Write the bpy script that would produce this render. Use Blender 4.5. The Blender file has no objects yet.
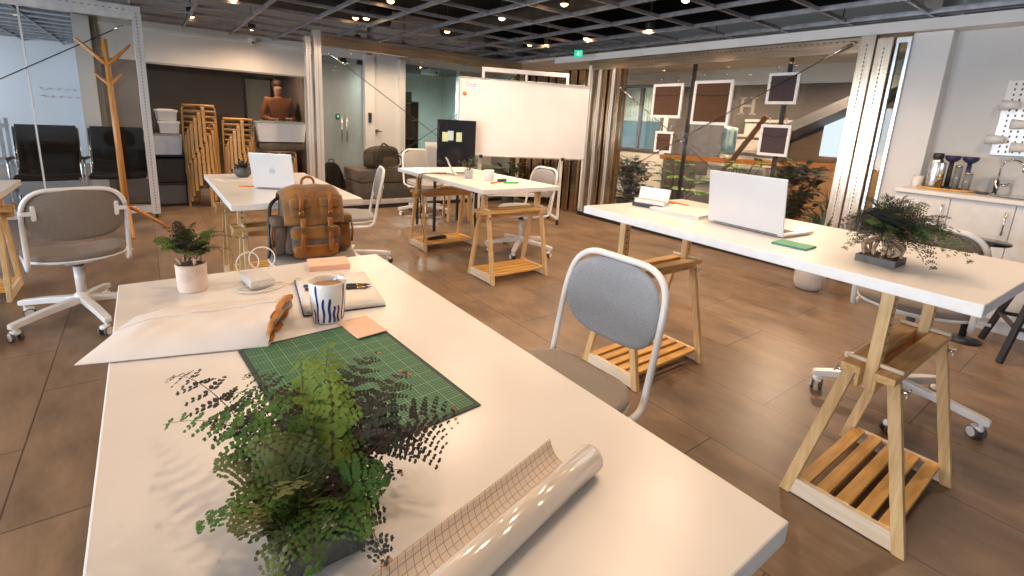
import bpy, math, random
from mathutils import Vector, Matrix
PI = math.pi
SC = bpy.context.scene
COL = SC.collection
V = Vector

# ------------------------------------------------------------------ materials
def nodes_of(name):
    m = bpy.data.materials.new(name); m.use_nodes = True
    nt = m.node_tree
    for n in list(nt.nodes): nt.nodes.remove(n)
    out = nt.nodes.new('ShaderNodeOutputMaterial')
    return m, nt, out

def mat(name, c, c2=None, rough=.5, metal=0., scale=20., stretch=(1, 1, 1), bump=0., spec=.5, detail=4., ramp=(.35, .65), coat=0., sheen=0., trans=0.):
    m, nt, out = nodes_of(name)
    b = nt.nodes.new('ShaderNodeBsdfPrincipled')
    nt.links.new(b.outputs[0], out.inputs[0])
    b.inputs['Roughness'].default_value = rough
    b.inputs['Metallic'].default_value = metal
    b.inputs['Specular IOR Level'].default_value = spec
    b.inputs['Coat Weight'].default_value = coat
    b.inputs['Sheen Weight'].default_value = sheen
    c2 = c2 or tuple(x * .93 for x in c)
    tc = nt.nodes.new('ShaderNodeTexCoord'); mp = nt.nodes.new('ShaderNodeMapping')
    mp.inputs['Scale'].default_value = stretch
    nt.links.new(tc.outputs['Object'], mp.inputs[0])
    nz = nt.nodes.new('ShaderNodeTexNoise')
    nz.inputs['Scale'].default_value = scale; nz.inputs['Detail'].default_value = detail
    nt.links.new(mp.outputs[0], nz.inputs['Vector'])
    cr = nt.nodes.new('ShaderNodeValToRGB')
    cr.color_ramp.elements[0].position, cr.color_ramp.elements[1].position = ramp
    cr.color_ramp.elements[0].color = (*c2, 1); cr.color_ramp.elements[1].color = (*c, 1)
    nt.links.new(nz.outputs[0], cr.inputs[0]); nt.links.new(cr.outputs[0], b.inputs['Base Color'])
    if bump:
        bp = nt.nodes.new('ShaderNodeBump'); bp.inputs['Strength'].default_value = bump; bp.inputs['Distance'].default_value = .01
        nt.links.new(nz.outputs[0], bp.inputs['Height']); nt.links.new(bp.outputs[0], b.inputs['Normal'])
    return m

def emit(name, c, s):
    m, nt, out = nodes_of(name)
    e = nt.nodes.new('ShaderNodeEmission'); e.inputs[0].default_value = (*c, 1); e.inputs[1].default_value = s
    nt.links.new(e.outputs[0], out.inputs[0]); return m

def glass(name, tint=(1, 1, 1), refl=.9, rough=0., body=0.):
    m, nt, out = nodes_of(name)
    t = nt.nodes.new('ShaderNodeBsdfTransparent'); t.inputs[0].default_value = (*tint, 1)
    g = nt.nodes.new('ShaderNodeBsdfGlossy'); g.inputs['Roughness'].default_value = rough
    fr = nt.nodes.new('ShaderNodeFresnel'); fr.inputs[0].default_value = 1.5
    mu = nt.nodes.new('ShaderNodeMath'); mu.operation = 'MULTIPLY'; mu.inputs[1].default_value = refl
    mx = nt.nodes.new('ShaderNodeMixShader')
    nt.links.new(fr.outputs[0], mu.inputs[0]); nt.links.new(mu.outputs[0], mx.inputs[0])
    src = t
    if body:
        d = nt.nodes.new('ShaderNodeBsdfDiffuse'); d.inputs[0].default_value = (.8, .85, .85, 1)
        m2 = nt.nodes.new('ShaderNodeMixShader'); m2.inputs[0].default_value = body
        nt.links.new(t.outputs[0], m2.inputs[1]); nt.links.new(d.outputs[0], m2.inputs[2]); src = m2
    nt.links.new(src.outputs[0], mx.inputs[1]); nt.links.new(g.outputs[0], mx.inputs[2])
    nt.links.new(mx.outputs[0], out.inputs[0]); return m

def grid_mat(name, base, line, nu, nv, w=.06, rough=.4, major=0, spec=.5, coat=0.):
    """base colour with thin grid lines in the mesh's own UV space"""
    m, nt, out = nodes_of(name)
    b = nt.nodes.new('ShaderNodeBsdfPrincipled'); nt.links.new(b.outputs[0], out.inputs[0])
    b.inputs['Roughness'].default_value = rough; b.inputs['Specular IOR Level'].default_value = spec
    b.inputs['Coat Weight'].default_value = coat
    tc = nt.nodes.new('ShaderNodeTexCoord'); sp = nt.nodes.new('ShaderNodeSeparateXYZ')
    nt.links.new(tc.outputs['UV'], sp.inputs[0])
    def mth(op, a, bb=None):
        n = nt.nodes.new('ShaderNodeMath'); n.operation = op
        for i, q in enumerate((a, bb)):
            if q is None: continue
            if isinstance(q, (int, float)): n.inputs[i].default_value = q
            else: nt.links.new(q, n.inputs[i])
        return n.outputs[0]
    def lines(n_u, n_v, ww):
        r = []
        for o, n in ((sp.outputs[0], n_u), (sp.outputs[1], n_v)):
            f = mth('FRACT', mth('ADD', mth('MULTIPLY', o, float(n)), .5))
            r.append(mth('LESS_THAN', mth('ABSOLUTE', mth('SUBTRACT', f, .5)), ww))
        return mth('MAXIMUM', r[0], r[1])
    fac = lines(nu, nv, w)
    if major:
        fac = mth('MAXIMUM', mth('MULTIPLY', fac, .55), lines(nu / major, nv / major, w / major * 1.6))
    mx = nt.nodes.new('ShaderNodeMix'); mx.data_type = 'RGBA'
    mx.inputs[6].default_value = (*base, 1); mx.inputs[7].default_value = (*line, 1)
    nt.links.new(fac, mx.inputs[0]); nt.links.new(mx.outputs[2], b.inputs['Base Color'])
    return m

def floor_mat():
    m, nt, out = nodes_of('brown vinyl planks')
    b = nt.nodes.new('ShaderNodeBsdfPrincipled'); nt.links.new(b.outputs[0], out.inputs[0])
    tc = nt.nodes.new('ShaderNodeTexCoord')
    mp = nt.nodes.new('ShaderNodeMapping'); mp.inputs['Rotation'].default_value = (0, 0, PI / 2)
    nt.links.new(tc.outputs['Object'], mp.inputs[0])
    br = nt.nodes.new('ShaderNodeTexBrick')
    br.inputs['Scale'].default_value = 1.; br.inputs['Mortar Size'].default_value = .0025
    br.inputs['Brick Width'].default_value = .92; br.inputs['Row Height'].default_value = .46
    br.inputs['Color1'].default_value = (.255, .178, .115, 1); br.inputs['Color2'].default_value = (.215, .150, .098, 1)
    br.inputs['Mortar'].default_value = (.05, .038, .03, 1); br.inputs['Mortar Smooth'].default_value = .1
    nt.links.new(mp.outputs[0], br.inputs['Vector'])
    m2 = nt.nodes.new('ShaderNodeMapping'); m2.inputs['Scale'].default_value = (3.0, 1.3, 1); m2.inputs['Rotation'].default_value = (0, 0, .9)
    nt.links.new(tc.outputs['Object'], m2.inputs[0])
    n1 = nt.nodes.new('ShaderNodeTexNoise'); n1.inputs['Scale'].default_value = 2.0; n1.inputs['Detail'].default_value = 10; n1.inputs['Roughness'].default_value = .66
    nt.links.new(m2.outputs[0], n1.inputs['Vector'])
    cr = nt.nodes.new('ShaderNodeValToRGB')
    cr.color_ramp.elements[0].position = .20; cr.color_ramp.elements[0].color = (.36, .36, .37, 1)
    cr.color_ramp.elements[1].position = .82; cr.color_ramp.elements[1].color = (1.6, 1.5, 1.4, 1)
    nt.links.new(n1.outputs[0], cr.inputs[0])
    mx = nt.nodes.new('ShaderNodeMix'); mx.data_type = 'RGBA'; mx.blend_type = 'MULTIPLY'; mx.inputs[0].default_value = 1.
    nt.links.new(br.outputs[0], mx.inputs[6]); nt.links.new(cr.outputs[0], mx.inputs[7])
    nt.links.new(mx.outputs[2], b.inputs['Base Color'])
    rr = nt.nodes.new('ShaderNodeMapRange'); rr.inputs[3].default_value = .30; rr.inputs[4].default_value = .42
    nt.links.new(n1.outputs[0], rr.inputs[0]); nt.links.new(rr.outputs[0], b.inputs['Roughness'])
    b.inputs['Specular IOR Level'].default_value = .5
    bp = nt.nodes.new('ShaderNodeBump'); bp.inputs['Strength'].default_value = .08; bp.inputs['Distance'].default_value = .01
    nt.links.new(n1.outputs[0], bp.inputs['Height']); nt.links.new(bp.outputs[0], b.inputs['Normal'])
    return m

M = {}
def defm():
    M['floor'] = floor_mat()
    M['white'] = mat('white laminate', (.82, .80, .775), (.79, .765, .735), rough=.30, scale=6)
    M['edge'] = mat('white edge band', (.84, .84, .83), rough=.4)
    M['wall'] = mat('white painted wall', (.78, .78, .765), (.74, .74, .725), rough=.8, scale=3)
    M['wallcream'] = mat('cream painted wall', (.76, .735, .70), (.71, .685, .65), rough=.75, scale=3)
    M['wallfar'] = mat('pale grey writing wall', (.72, .75, .80), (.68, .71, .76), rough=.35, scale=2)
    M['brownwall'] = mat('dark taupe wall', (.24, .205, .185), (.20, .17, .155), rough=.7, scale=4)
    M['tealwall'] = mat('pale green wall', (.60, .655, .635), (.56, .615, .595), rough=.7, scale=3)
    M['void'] = mat('black ceiling', (.006, .0055, .0055), (.014, .011, .01), rough=.9, scale=3)
    M['gridbar'] = mat('galvanised ceiling bar', (.36, .37, .40), (.26, .26, .28), rough=.38, metal=.75, scale=15)
    M['duct'] = mat('dark duct', (.06, .055, .05), (.035, .03, .03), rough=.6, scale=6)
    M['alu'] = mat('brushed aluminium', (.84, .83, .81), (.70, .68, .66), rough=.26, metal=.6, scale=14, stretch=(1, 1, .08))
    M['bronze'] = mat('bronze anodised profile', (.52, .36, .22), (.36, .24, .14), rough=.17, metal=1., scale=9, stretch=(3, 3, .12))
    M['bronzeh'] = mat('bronze beam', (.55, .41, .28), (.40, .29, .19), rough=.28, metal=.85, scale=8, stretch=(.4, .4, 6))
    M['steel'] = mat('polished steel', (.84, .84, .84), (.76, .76, .77), rough=.26, metal=1., scale=10)
    M['dot'] = mat('dark slot', (.05, .045, .04), rough=.6)
    M['black'] = mat('black plastic', (.018, .018, .02), (.012, .012, .013), rough=.45, scale=30)
    M['blackfab'] = mat('black mesh fabric', (.008, .008, .009), (.004, .004, .005), rough=.9, scale=160, bump=.1, spec=.15)
    M['darkgrey'] = mat('dark grey', (.08, .08, .085), rough=.55)
    M['chair'] = mat('white powder coat', (.83, .82, .80), rough=.32, scale=8)
    M['fab'] = mat('grey woven fabric', (.37, .36, .345), (.27, .262, .25), rough=.95, scale=330, bump=.25, sheen=.2)
    M['fabbrown'] = mat('taupe woven fabric', (.27, .225, .185), (.185, .155, .13), rough=.95, scale=330, bump=.25, sheen=.15)
    M['birch'] = mat('birch wood', (.74, .52, .27), (.60, .37, .15), rough=.5, scale=5, stretch=(14, 14, 1.2), detail=6)
    M['birchx'] = mat('birch beam', (.70, .46, .21), (.54, .32, .11), rough=.5, scale=5, stretch=(1.2, 14, 14), detail=6)
    M['litwood'] = mat('golden pine slat', (.80, .46, .12), (.60, .30, .06), rough=.42, scale=4, stretch=(1.4, 12, 12), detail=6)  # warm light on the slats put into their yellower wood colour
    M['stool'] = mat('honey plywood', (.70, .43, .17), (.54, .30, .10), rough=.45, scale=6, stretch=(8, 8, 1), detail=5)
    M['rackwood'] = mat('orange lacquered wood', (.60, .29, .085), (.44, .19, .05), rough=.38, scale=7, stretch=(10, 10, .8))
    M['laptop'] = mat('silver laptop shell', (.80, .81, .82), rough=.30, metal=.35, scale=4)
    M['laptopd'] = mat('grey keyboard', (.10, .10, .11), rough=.5)
    M['board'] = mat('glossy whiteboard', (.88, .865, .84), rough=.07, scale=2, spec=.5)
    M['mat_g'] = grid_mat('green cutting mat', (.022, .115, .052), (.20, .38, .23), 60, 45, w=.07, rough=.55, major=5)
    M['matedge'] = mat('dark mat border', (.028, .06, .05), rough=.6)
    M['rollgrid'] = grid_mat('gridded backing paper', (.62, .53, .45), (.24, .23, .24), 8, 54, w=.045, rough=.6)
    M['rollout'] = mat('glossy cream film', (.80, .75, .70), rough=.10, coat=1., scale=3)
    M['sticky'] = mat('peach sticky paper', (.86, .60, .44), rough=.7)
    M['pink'] = mat('salmon sticky pad', (.86, .50, .37), rough=.7)
    M['paper'] = mat('white paper', (.84, .82, .79), rough=.75, scale=8)
    M['papergrid'] = grid_mat('dotted notebook page', (.84, .82, .79), (.70, .70, .70), 24, 24, w=.03, rough=.75)
    M['navy'] = mat('navy cover', (.03, .04, .12), rough=.5)
    M['mug'] = mat('glazed white ceramic', (.83, .81, .77), rough=.12, coat=.5)
    M['cobalt'] = mat('cobalt glaze', (.025, .04, .25), (.02, .03, .18), rough=.15, coat=.5)
    M['coffee'] = mat('milky coffee', (.42, .25, .11), rough=.2)
    M['stone'] = mat('whitewashed pot', (.72, .58, .50), (.50, .37, .30), rough=.85, scale=14, ramp=(.3, .5), bump=.1)
    M['greypot'] = mat('grey glazed pot', (.48, .48, .47), rough=.4)
    M['whitepot'] = mat('pale ceramic planter', (.56, .53, .51), (.48, .45, .43), rough=.6, scale=6)
    M['tray'] = mat('black clay tray', (.045, .042, .042), (.10, .095, .09), rough=.6, scale=30, ramp=(.5, .75), bump=.2)
    M['soil'] = mat('mossy soil', (.12, .06, .028), (.045, .028, .018), rough=.95, scale=45, bump=.6)
    M['rhizome'] = mat('pale fuzzy rhizome', (.55, .42, .29), (.28, .15, .07), rough=.9, scale=38, bump=.4)
    M['leaf'] = mat('fern green', (.085, .17, .035), (.04, .09, .02), rough=.75, scale=14, spec=.2)
    M['leaflt'] = mat('young fern green', (.17, .26, .05), (.10, .17, .03), rough=.75, scale=14, spec=.2)
    M['leafdk'] = mat('dark purple green fern', (.038, .048, .03), (.055, .042, .042), rough=.75, scale=20, spec=.2)
    M['leafol'] = mat('olive fern green', (.115, .145, .035), (.07, .09, .024), rough=.55, scale=14)
    M['leafbr'] = mat('bright leaf green', (.22, .42, .05), (.10, .25, .03), rough=.4, scale=8)
    M['leafdp'] = mat('deep leaf green', (.03, .065, .025), (.016, .035, .016), rough=.35, scale=8)
    M['stem'] = mat('brown stem', (.07, .045, .025), rough=.7)
    M['envel'] = mat('padded white paper', (.80, .75, .70), (.74, .68, .63), rough=.55, scale=9, bump=.12)
    M['kraft'] = mat('torn kraft lining', (.52, .22, .05), (.34, .12, .025), rough=.7, scale=30, bump=.4)
    M['chrome'] = mat('chrome', (.82, .82, .83), rough=.08, metal=1.)
    M['cablew'] = mat('white cable', (.78, .74, .70), rough=.4)
    M['suede'] = mat('brown waxed suede', (.27, .115, .018), (.12, .05, .010), rough=.75, scale=10, bump=.2, sheen=.3)
    M['suedeg'] = mat('grey brown canvas', (.16, .115, .08), (.10, .07, .05), rough=.85, scale=24, bump=.25)
    M['leather'] = mat('tan leather strap', (.33, .115, .018), (.22, .07, .012), rough=.5, scale=20)
    M['brass'] = mat('brass buckle', (.42, .27, .10), rough=.3, metal=1.)
    M['sofa'] = mat('brown upholstery', (.21, .165, .135), (.16, .125, .10), rough=.95, scale=120, bump=.2)
    M['duffel'] = mat('brown canvas', (.10, .07, .045), (.055, .04, .028), rough=.9, scale=30, bump=.2)
    M['cork'] = mat('dark cork', (.105, .052, .026), (.072, .034, .017), rough=.9, scale=90, bump=.1)
    M['cab'] = mat('white cabinet front', (.80, .80, .79), rough=.4)
    M['wire'] = mat('dark steel cable', (.07, .065, .06), rough=.4, metal=.6)
    M['orangewood'] = mat('orange wood rail', (.38, .15, .035), (.28, .10, .02), rough=.4, scale=6, stretch=(8, 1, 8))
    M['oakpanel'] = mat('oak wall panel', (.42, .24, .11), (.33, .18, .08), rough=.45, scale=3, stretch=(1, 1, 6))
    M['blackgloss'] = mat('glossy black', (.012, .013, .018), rough=.12)
    M['corkp'] = mat('dark purple board', (.075, .05, .055), (.055, .036, .04), rough=.9, scale=90, bump=.1)
    M['navyblk'] = mat('blue black metal', (.02, .022, .03), rough=.4)
    M['leafdk2'] = mat('dark olive fern', (.06, .075, .03), (.05, .05, .04), rough=.75, scale=20, spec=.2)
    M['birchlt'] = mat('pale birch edge', (.80, .68, .52), (.72, .57, .40), rough=.5, scale=5, stretch=(14, 1.2, 14), detail=6)
    M['alugold'] = mat('warm toned aluminium', (.78, .66, .52), (.60, .48, .36), rough=.24, metal=1., scale=9, stretch=(9, 9, .3))
    M['fabdaylit'] = mat('grey fabric tinted by daylight', (.37, .395, .43), (.265, .29, .325), rough=.95, scale=330, bump=.25, sheen=.2)  # blue cast of the daylight put into the grey pad colour
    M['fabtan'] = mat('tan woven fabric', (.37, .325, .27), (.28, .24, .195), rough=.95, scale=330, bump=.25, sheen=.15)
    M['wallgrey'] = mat('pale grey painted wall', (.62, .62, .61), (.585, .585, .575), rough=.8, scale=3)
    M['darkoak'] = mat('dark oak', (.22, .10, .035), (.16, .07, .025), rough=.5, scale=5)
    M['stonegrey'] = mat('grey concrete', (.40, .37, .34), (.33, .30, .275), rough=.8, scale=8)
    M['mural'] = mat('grey mural wall', (.085, .077, .074), (.068, .06, .058), rough=.8, scale=5)
    M['letter'] = mat('pale painted letter', (.24, .215, .19), rough=.7)
    M['bluefun'] = mat('navy funnel', (.02, .025, .09), rough=.3)
    M['plastic'] = mat('frosted plastic', (.70, .70, .69), rough=.3, scale=5)
    M['bluebin'] = mat('blue grey plastic', (.36, .42, .54), (.56, .58, .62), rough=.35, scale=5)
    M['skin'] = mat('skin', (.52, .30, .21), rough=.5)
    M['hair'] = mat('dark brown hair', (.05, .025, .015), rough=.6, scale=60)
    M['rust'] = mat('rust brown cotton', (.30, .11, .03), (.22, .08, .022), rough=.9, scale=60)
    M['jean'] = mat('dark denim', (.03, .04, .07), rough=.9)
    M['window'] = glass('window glass', (.97, .98, .98), .7)
    M['glass'] = glass('clear partition glass', (.96, .975, .97), .65)
    M['glassg'] = glass('green tinted glass', (.84, .92, .90), .7)
    M['glassfr'] = glass('satin door glass', (.86, .91, .89), .7, body=.25)
    M['glassdk'] = glass('smoked glass', (.80, .79, .77), .9)
    M['clearp'] = glass('clear plastic', (.9, .92, .93), .9, rough=.05, body=.25)
    M['lamp'] = emit('warm lamp', (1., .52, .20), 18.)
    M['exitg'] = emit('exit green', (.02, .62, .34), 1.6)
    M['exitw'] = emit('exit white', (.75, 1., .88), 1.8)
    M['poster'] = emit('bright window pane', (.80, .90, .95), 1.5)
    M['tealpane'] = emit('teal daylight pane', (.38, .62, .60), .55)
    M['led'] = emit('green led', (.05, 1., .3), 3.)
    M['green'] = mat('green card', (.14, .42, .24), rough=.6)
    M['teal'] = mat('teal card edge', (.03, .22, .20), rough=.6)
    M['orange'] = mat('orange plastic', (.85, .24, .03), rough=.4)
    M['greenpen'] = mat('green marker', (.08, .55, .07), rough=.35)
    M['yellow'] = mat('yellow sticky', (.72, .70, .32), rough=.7)
    M['bluest'] = mat('blue sticky', (.50, .66, .72), rough=.7)
    M['greenst'] = mat('green sticky', (.58, .72, .42), rough=.7)
    M['red'] = mat('red marker ink', (.74, .50, .48), rough=.6)
    M['blueink'] = mat('blue marker ink', (.20, .30, .60), rough=.6)
    M['rubber'] = mat('grey rubber tyre', (.10, .09, .085), rough=.7)
    M['bulbcyan'] = mat('pale teal cloth', (.45, .62, .62), (.30, .42, .42), rough=.8, scale=9)
defm()

# ------------------------------------------------------------------ mesh builder
class MB:
    def __init__(s): s.v = []; s.f = []; s.mi = []; s.uv = {}; s.sm = []
    def add(s, verts, faces, mi=0, smooth=False, uvs=None):
        o = len(s.v); s.v += [tuple(v) for v in verts]
        for k, f in enumerate(faces):
            if uvs: s.uv[len(s.f)] = uvs[k]
            s.f.append(tuple(i + o for i in f)); s.mi.append(mi); s.sm.append(smooth)
        return s
    def box(s, c, d, mx=None, mi=0):
        x, y, z = (q / 2 for q in d); c = V(c)
        p = [V((a, b, e)) for a in (-x, x) for b in (-y, y) for e in (-z, z)]
        if mx is not None: p = [mx @ q for q in p]
        return s.add([c + q for q in p], [(0, 1, 3, 2), (4, 6, 7, 5), (0, 4, 5, 1), (2, 3, 7, 6), (0, 2, 6, 4), (1, 5, 7, 3)], mi)
    def bx(s, x0, x1, y0, y1, z0, z1, mi=0):
        return s.box(((x0 + x1) / 2, (y0 + y1) / 2, (z0 + z1) / 2), (x1 - x0, y1 - y0, z1 - z0), None, mi)
    def bar(s, p0, p1, w, h, up=(0, 0, 1), mi=0):
        """rectangular bar from p0 to p1; w across, h along 'up'"""
        p0, p1 = V(p0), V(p1); t = (p1 - p0); L = t.length; t.normalize()
        a = t.cross(V(up)); a.normalize(); b = a.cross(t)
        mx = Matrix((t, a, b)).transposed()
        return s.box((p0 + p1) / 2, (L, w, h), mx, mi)
    def tube(s, pts, r, n=8, mi=0, cap=True, closed=False, scale=None):
        pts = [V(p) for p in pts]; k = len(pts); rr = r if isinstance(r, (list, tuple)) else [r] * k
        T = []
        for i in range(k):
            if closed: t = pts[(i + 1) % k] - pts[i - 1]
            else: t = pts[min(i + 1, k - 1)] - pts[max(i - 1, 0)]
            T.append(t.normalized())
        a = T[0].cross(V((0, 0, 1)))
        if a.length < 1e-3: a = T[0].cross(V((1, 0, 0)))
        a.normalize(); vs = []
        for i in range(k):
            a = a - T[i] * a.dot(T[i]); a.normalize(); b = T[i].cross(a)
            for j in range(n):
                w = 2 * PI * j / n
                vs.append(pts[i] + (a * math.cos(w) + b * math.sin(w)) * rr[i])
        fs = []
        for i in range(k if closed else k - 1):
            i2 = (i + 1) % k
            for j in range(n):
                j2 = (j + 1) % n
                fs.append((i * n + j, i * n + j2, i2 * n + j2, i2 * n + j))
        s.add(vs, fs, mi, True)
        if cap and not closed:
            o = len(s.v) - k * n
            s.f.append(tuple(o + j for j in range(n))[::-1]); s.mi.append(mi); s.sm.append(False)
            s.f.append(tuple(o + (k - 1) * n + j for j in range(n))); s.mi.append(mi); s.sm.append(False)
        return s
    def cyl(s, p0, p1, r0, r1=None, n=16, mi=0):
        return s.tube([p0, p1], [r0, r0 if r1 is None else r1], n, mi)
    def lathe(s, prof, c=(0, 0, 0), n=28, mi=0, ax=2):
        c = V(c); vs = []; fs = []
        for r, z in prof:
            for j in range(n):
                w = 2 * PI * j / n; p = (r * math.cos(w), r * math.sin(w), z)
                if ax == 0: p = (p[2], p[0], p[1])
                if ax == 1: p = (p[1], p[2], p[0])
                vs.append(c + V(p))
        for i in range(len(prof) - 1):
            for j in range(n):
                j2 = (j + 1) % n; fs.append((i * n + j, i * n + j2, (i + 1) * n + j2, (i + 1) * n + j))
        return s.add(vs, fs, mi, True)
    def sup(s, c, d, e=.35, e2=None, n=16, m=28, mx=None, mi=0, warp=None):
        """rounded-box blob (superellipsoid) of full size d"""
        e2 = e if e2 is None else e2; c = V(c); vs = []
        pw = lambda q, p: math.copysign(abs(q) ** p, q)
        for i in range(n + 1):
            ph = -PI / 2 + PI * i / n
            for j in range(m):
                th = 2 * PI * j / m
                p = V((d[0] / 2 * pw(math.cos(ph), e) * pw(math.cos(th), e2), d[1] / 2 * pw(math.cos(ph), e) * pw(math.sin(th), e2), d[2] / 2 * pw(math.sin(ph), e)))
                if warp: p = warp(p)
                if mx is not None: p = mx @ p
                vs.append(c + p)
        fs = [(i * m + j, i * m + (j + 1) % m, (i + 1) * m + (j + 1) % m, (i + 1) * m + j) for i in range(n) for j in range(m)]
        return s.add(vs, fs, mi, True)
    def sheet(s, fn, nu, nv, mi=0, thick=None, smooth=True):
        """surface fn(u,v)->point with UVs; thick=(dx,dy,dz) closes it as a slab"""
        g = [V(fn(i / nu, j / nv)) for i in range(nu + 1) for j in range(nv + 1)]
        id_ = lambda i, j: i * (nv + 1) + j
        fs = []; uv = []
        for i in range(nu):
            for j in range(nv):
                fs.append((id_(i, j), id_(i + 1, j), id_(i + 1, j + 1), id_(i, j + 1)))
                uv.append([(a / nu, b / nv) for a, b in ((i, j), (i + 1, j), (i + 1, j + 1), (i, j + 1))])
        if thick is None: return s.add(g, fs, mi, smooth, uv)
        t = V(thick); N = len(g); g2 = [p - t for p in g]
        s.add(g, fs, mi, smooth, uv); o = len(s.v) - N; s.v += [tuple(p) for p in g2]
        for f in fs: s.f.append(tuple(o + N + q for q in f[::-1])); s.mi.append(mi); s.sm.append(smooth)
        rim = [id_(i, 0) for i in range(nu)] + [id_(nu, j) for j in range(nv)] + [id_(i, nv) for i in range(nu, 0, -1)] + [id_(0, j) for j in range(nv, 0, -1)]
        for a, b in zip(rim, rim[1:] + rim[:1]):
            s.f.append((o + b, o + a, o + N + a, o + N + b)); s.mi.append(mi); s.sm.append(False)
        return s
    def prism(s, poly, z0, z1, mi=0):
        n = len(poly); vs = [(*p, z0) for p in poly] + [(*p, z1) for p in poly]
        return s.add(vs, [tuple(range(n))[::-1], tuple(range(n, 2 * n))] + [(i, (i + 1) % n, n + (i + 1) % n, n + i) for i in range(n)], mi)
    def build(s, name, mats, parent=None, bevel=0., seg=2, loc=None):
        me = bpy.data.meshes.new(name); me.from_pydata(s.v, [], s.f)
        mats = mats if isinstance(mats, (list, tuple)) else [mats]
        for m in mats: me.materials.append(M[m] if isinstance(m, str) else m)
        me.polygons.foreach_set('material_index', s.mi); me.polygons.foreach_set('use_smooth', s.sm)
        if s.uv:
            l = me.uv_layers.new(name='UVMap')
            for k, q in s.uv.items():
                p = me.polygons[k]
                for a, li in enumerate(p.loop_indices): l.data[li].uv = q[a]
        me.update()
        o = bpy.data.objects.new(name, me); COL.objects.link(o)
        if parent is not None: o.parent = parent
        if loc is not None: o.location = loc
        if bevel:
            b = o.modifiers.new('bevel', 'BEVEL'); b.width = bevel; b.segments = seg; b.limit_method = 'ANGLE'; b.angle_limit = .6
        return o

def tag(o, label=None, cat=None, group=None, kind=None):
    if label: o['label'] = label
    if cat: o['category'] = cat
    if group: o['group'] = group
    if kind: o['kind'] = kind
    return o
def thing(name, label, cat, loc=(0, 0, 0), rz=0., group=None):
    o = bpy.data.objects.new(name, None); COL.objects.link(o); o.empty_display_size = .05
    o.location = loc; o.rotation_euler = (0, 0, rz); return tag(o, label, cat, group)
def struct(name, mb, m, bevel=0.): return tag(mb.build(name, m, None, bevel), kind='structure')
def copy_tree(o, parent=None):
    c = o.copy(); COL.objects.link(c)
    if parent is not None: c.parent = parent
    for ch in list(o.children): copy_tree(ch, c)
    return c
def bez(p0, p1, p2, n=8):
    p0, p1, p2 = V(p0), V(p1), V(p2)
    return [p0 * (1 - t) ** 2 + p1 * 2 * t * (1 - t) + p2 * t * t for t in [i / n for i in range(n + 1)]]
def smooth_path(pts, n=6):
    """Catmull-Rom through points"""
    P = [V(p) for p in pts]; P = [P[0] * 2 - P[1]] + P + [P[-1] * 2 - P[-2]]; r = []
    for i in range(1, len(P) - 2):
        for k in range(n):
            t = k / n; a, b, c, d = P[i - 1:i + 3]
            r.append(.5 * ((2 * b) + (c - a) * t + (2 * a - 5 * b + 4 * c - d) * t * t + (3 * b - a - 3 * c + d) * t ** 3))
    r.append(P[-2]); return r
def fillet(pts, rad, n=5):
    """polyline with rounded corners"""
    P = [V(p) for p in pts]; r = [P[0]]
    for i in range(1, len(P) - 1):
        a, b, c = P[i - 1:i + 2]; d = rad[i - 1] if isinstance(rad, (list, tuple)) else rad
        q0 = b + (a - b).normalized() * d; q1 = b + (c - b).normalized() * d
        r += bez(q0, b, q1, n)
    r.append(P[-1]); return r
def ordinal(k): return ['topmost', 'second', 'third', 'fourth', 'fifth', 'sixth', 'seventh', 'eighth', 'ninth', 'tenth', 'eleventh', 'twelfth', 'thirteenth', 'fourteenth'][k]
# ------------------------------------------------------------------ the setting
CZ = 2.25
mb = MB(); mb.bx(-4.8, 9.2, -3.5, 13.2, -.12, 0); struct('floor', mb, 'floor')
mb = MB(); mb.bx(-4.8, 9.2, -3.5, 13.2, 2.95, 3.05); struct('ceiling', mb, 'void')
# galvanised grid hung under the black void
mb = MB()
xs = [.53 + .54 * k for k in range(-9, 9)]
ys = [1.85 + .55 * k for k in range(-9, 12)]
for x in xs: mb.bx(x - .011, x + .011, -3.3, 8.1 if x > -.5 else 13.0, CZ, CZ + .035)
for y in ys: mb.bx(-4.6, 5.02, y - .010, y + .010, CZ + .003, CZ + .032)
for k in range(9): mb.bx(-4.6, -.6, 8.35 + .5 * k, 8.38 + .5 * k, CZ + .004, CZ + .04)
struct('trim_1', mb, 'gridbar')
# ducts and pipes up in the void
for k, (p0, p1, r) in enumerate([((-4, 7.2, 2.68), (3, 7.2, 2.68), .16), ((1.2, -3, 2.7), (1.2, 7.6, 2.7), .12), ((4.2, -3, 2.72), (4.2, 7.6, 2.72), .14)]):
    mb = MB(); n = 24
    pts = [V(p0).lerp(V(p1), i / n) for i in range(n + 1)]
    mb.tube(pts, [r * (1 + .06 * (i % 2)) for i in range(n + 1)], 14)
    tag(mb.build('ceiling_duct', 'duct'), ['round black duct running across the room above the grid near the stool stacks', 'thin black duct running lengthwise above the grid over the middle tables', 'black duct running lengthwise above the grid near the glass corridor wall'][k], 'duct')

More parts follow.
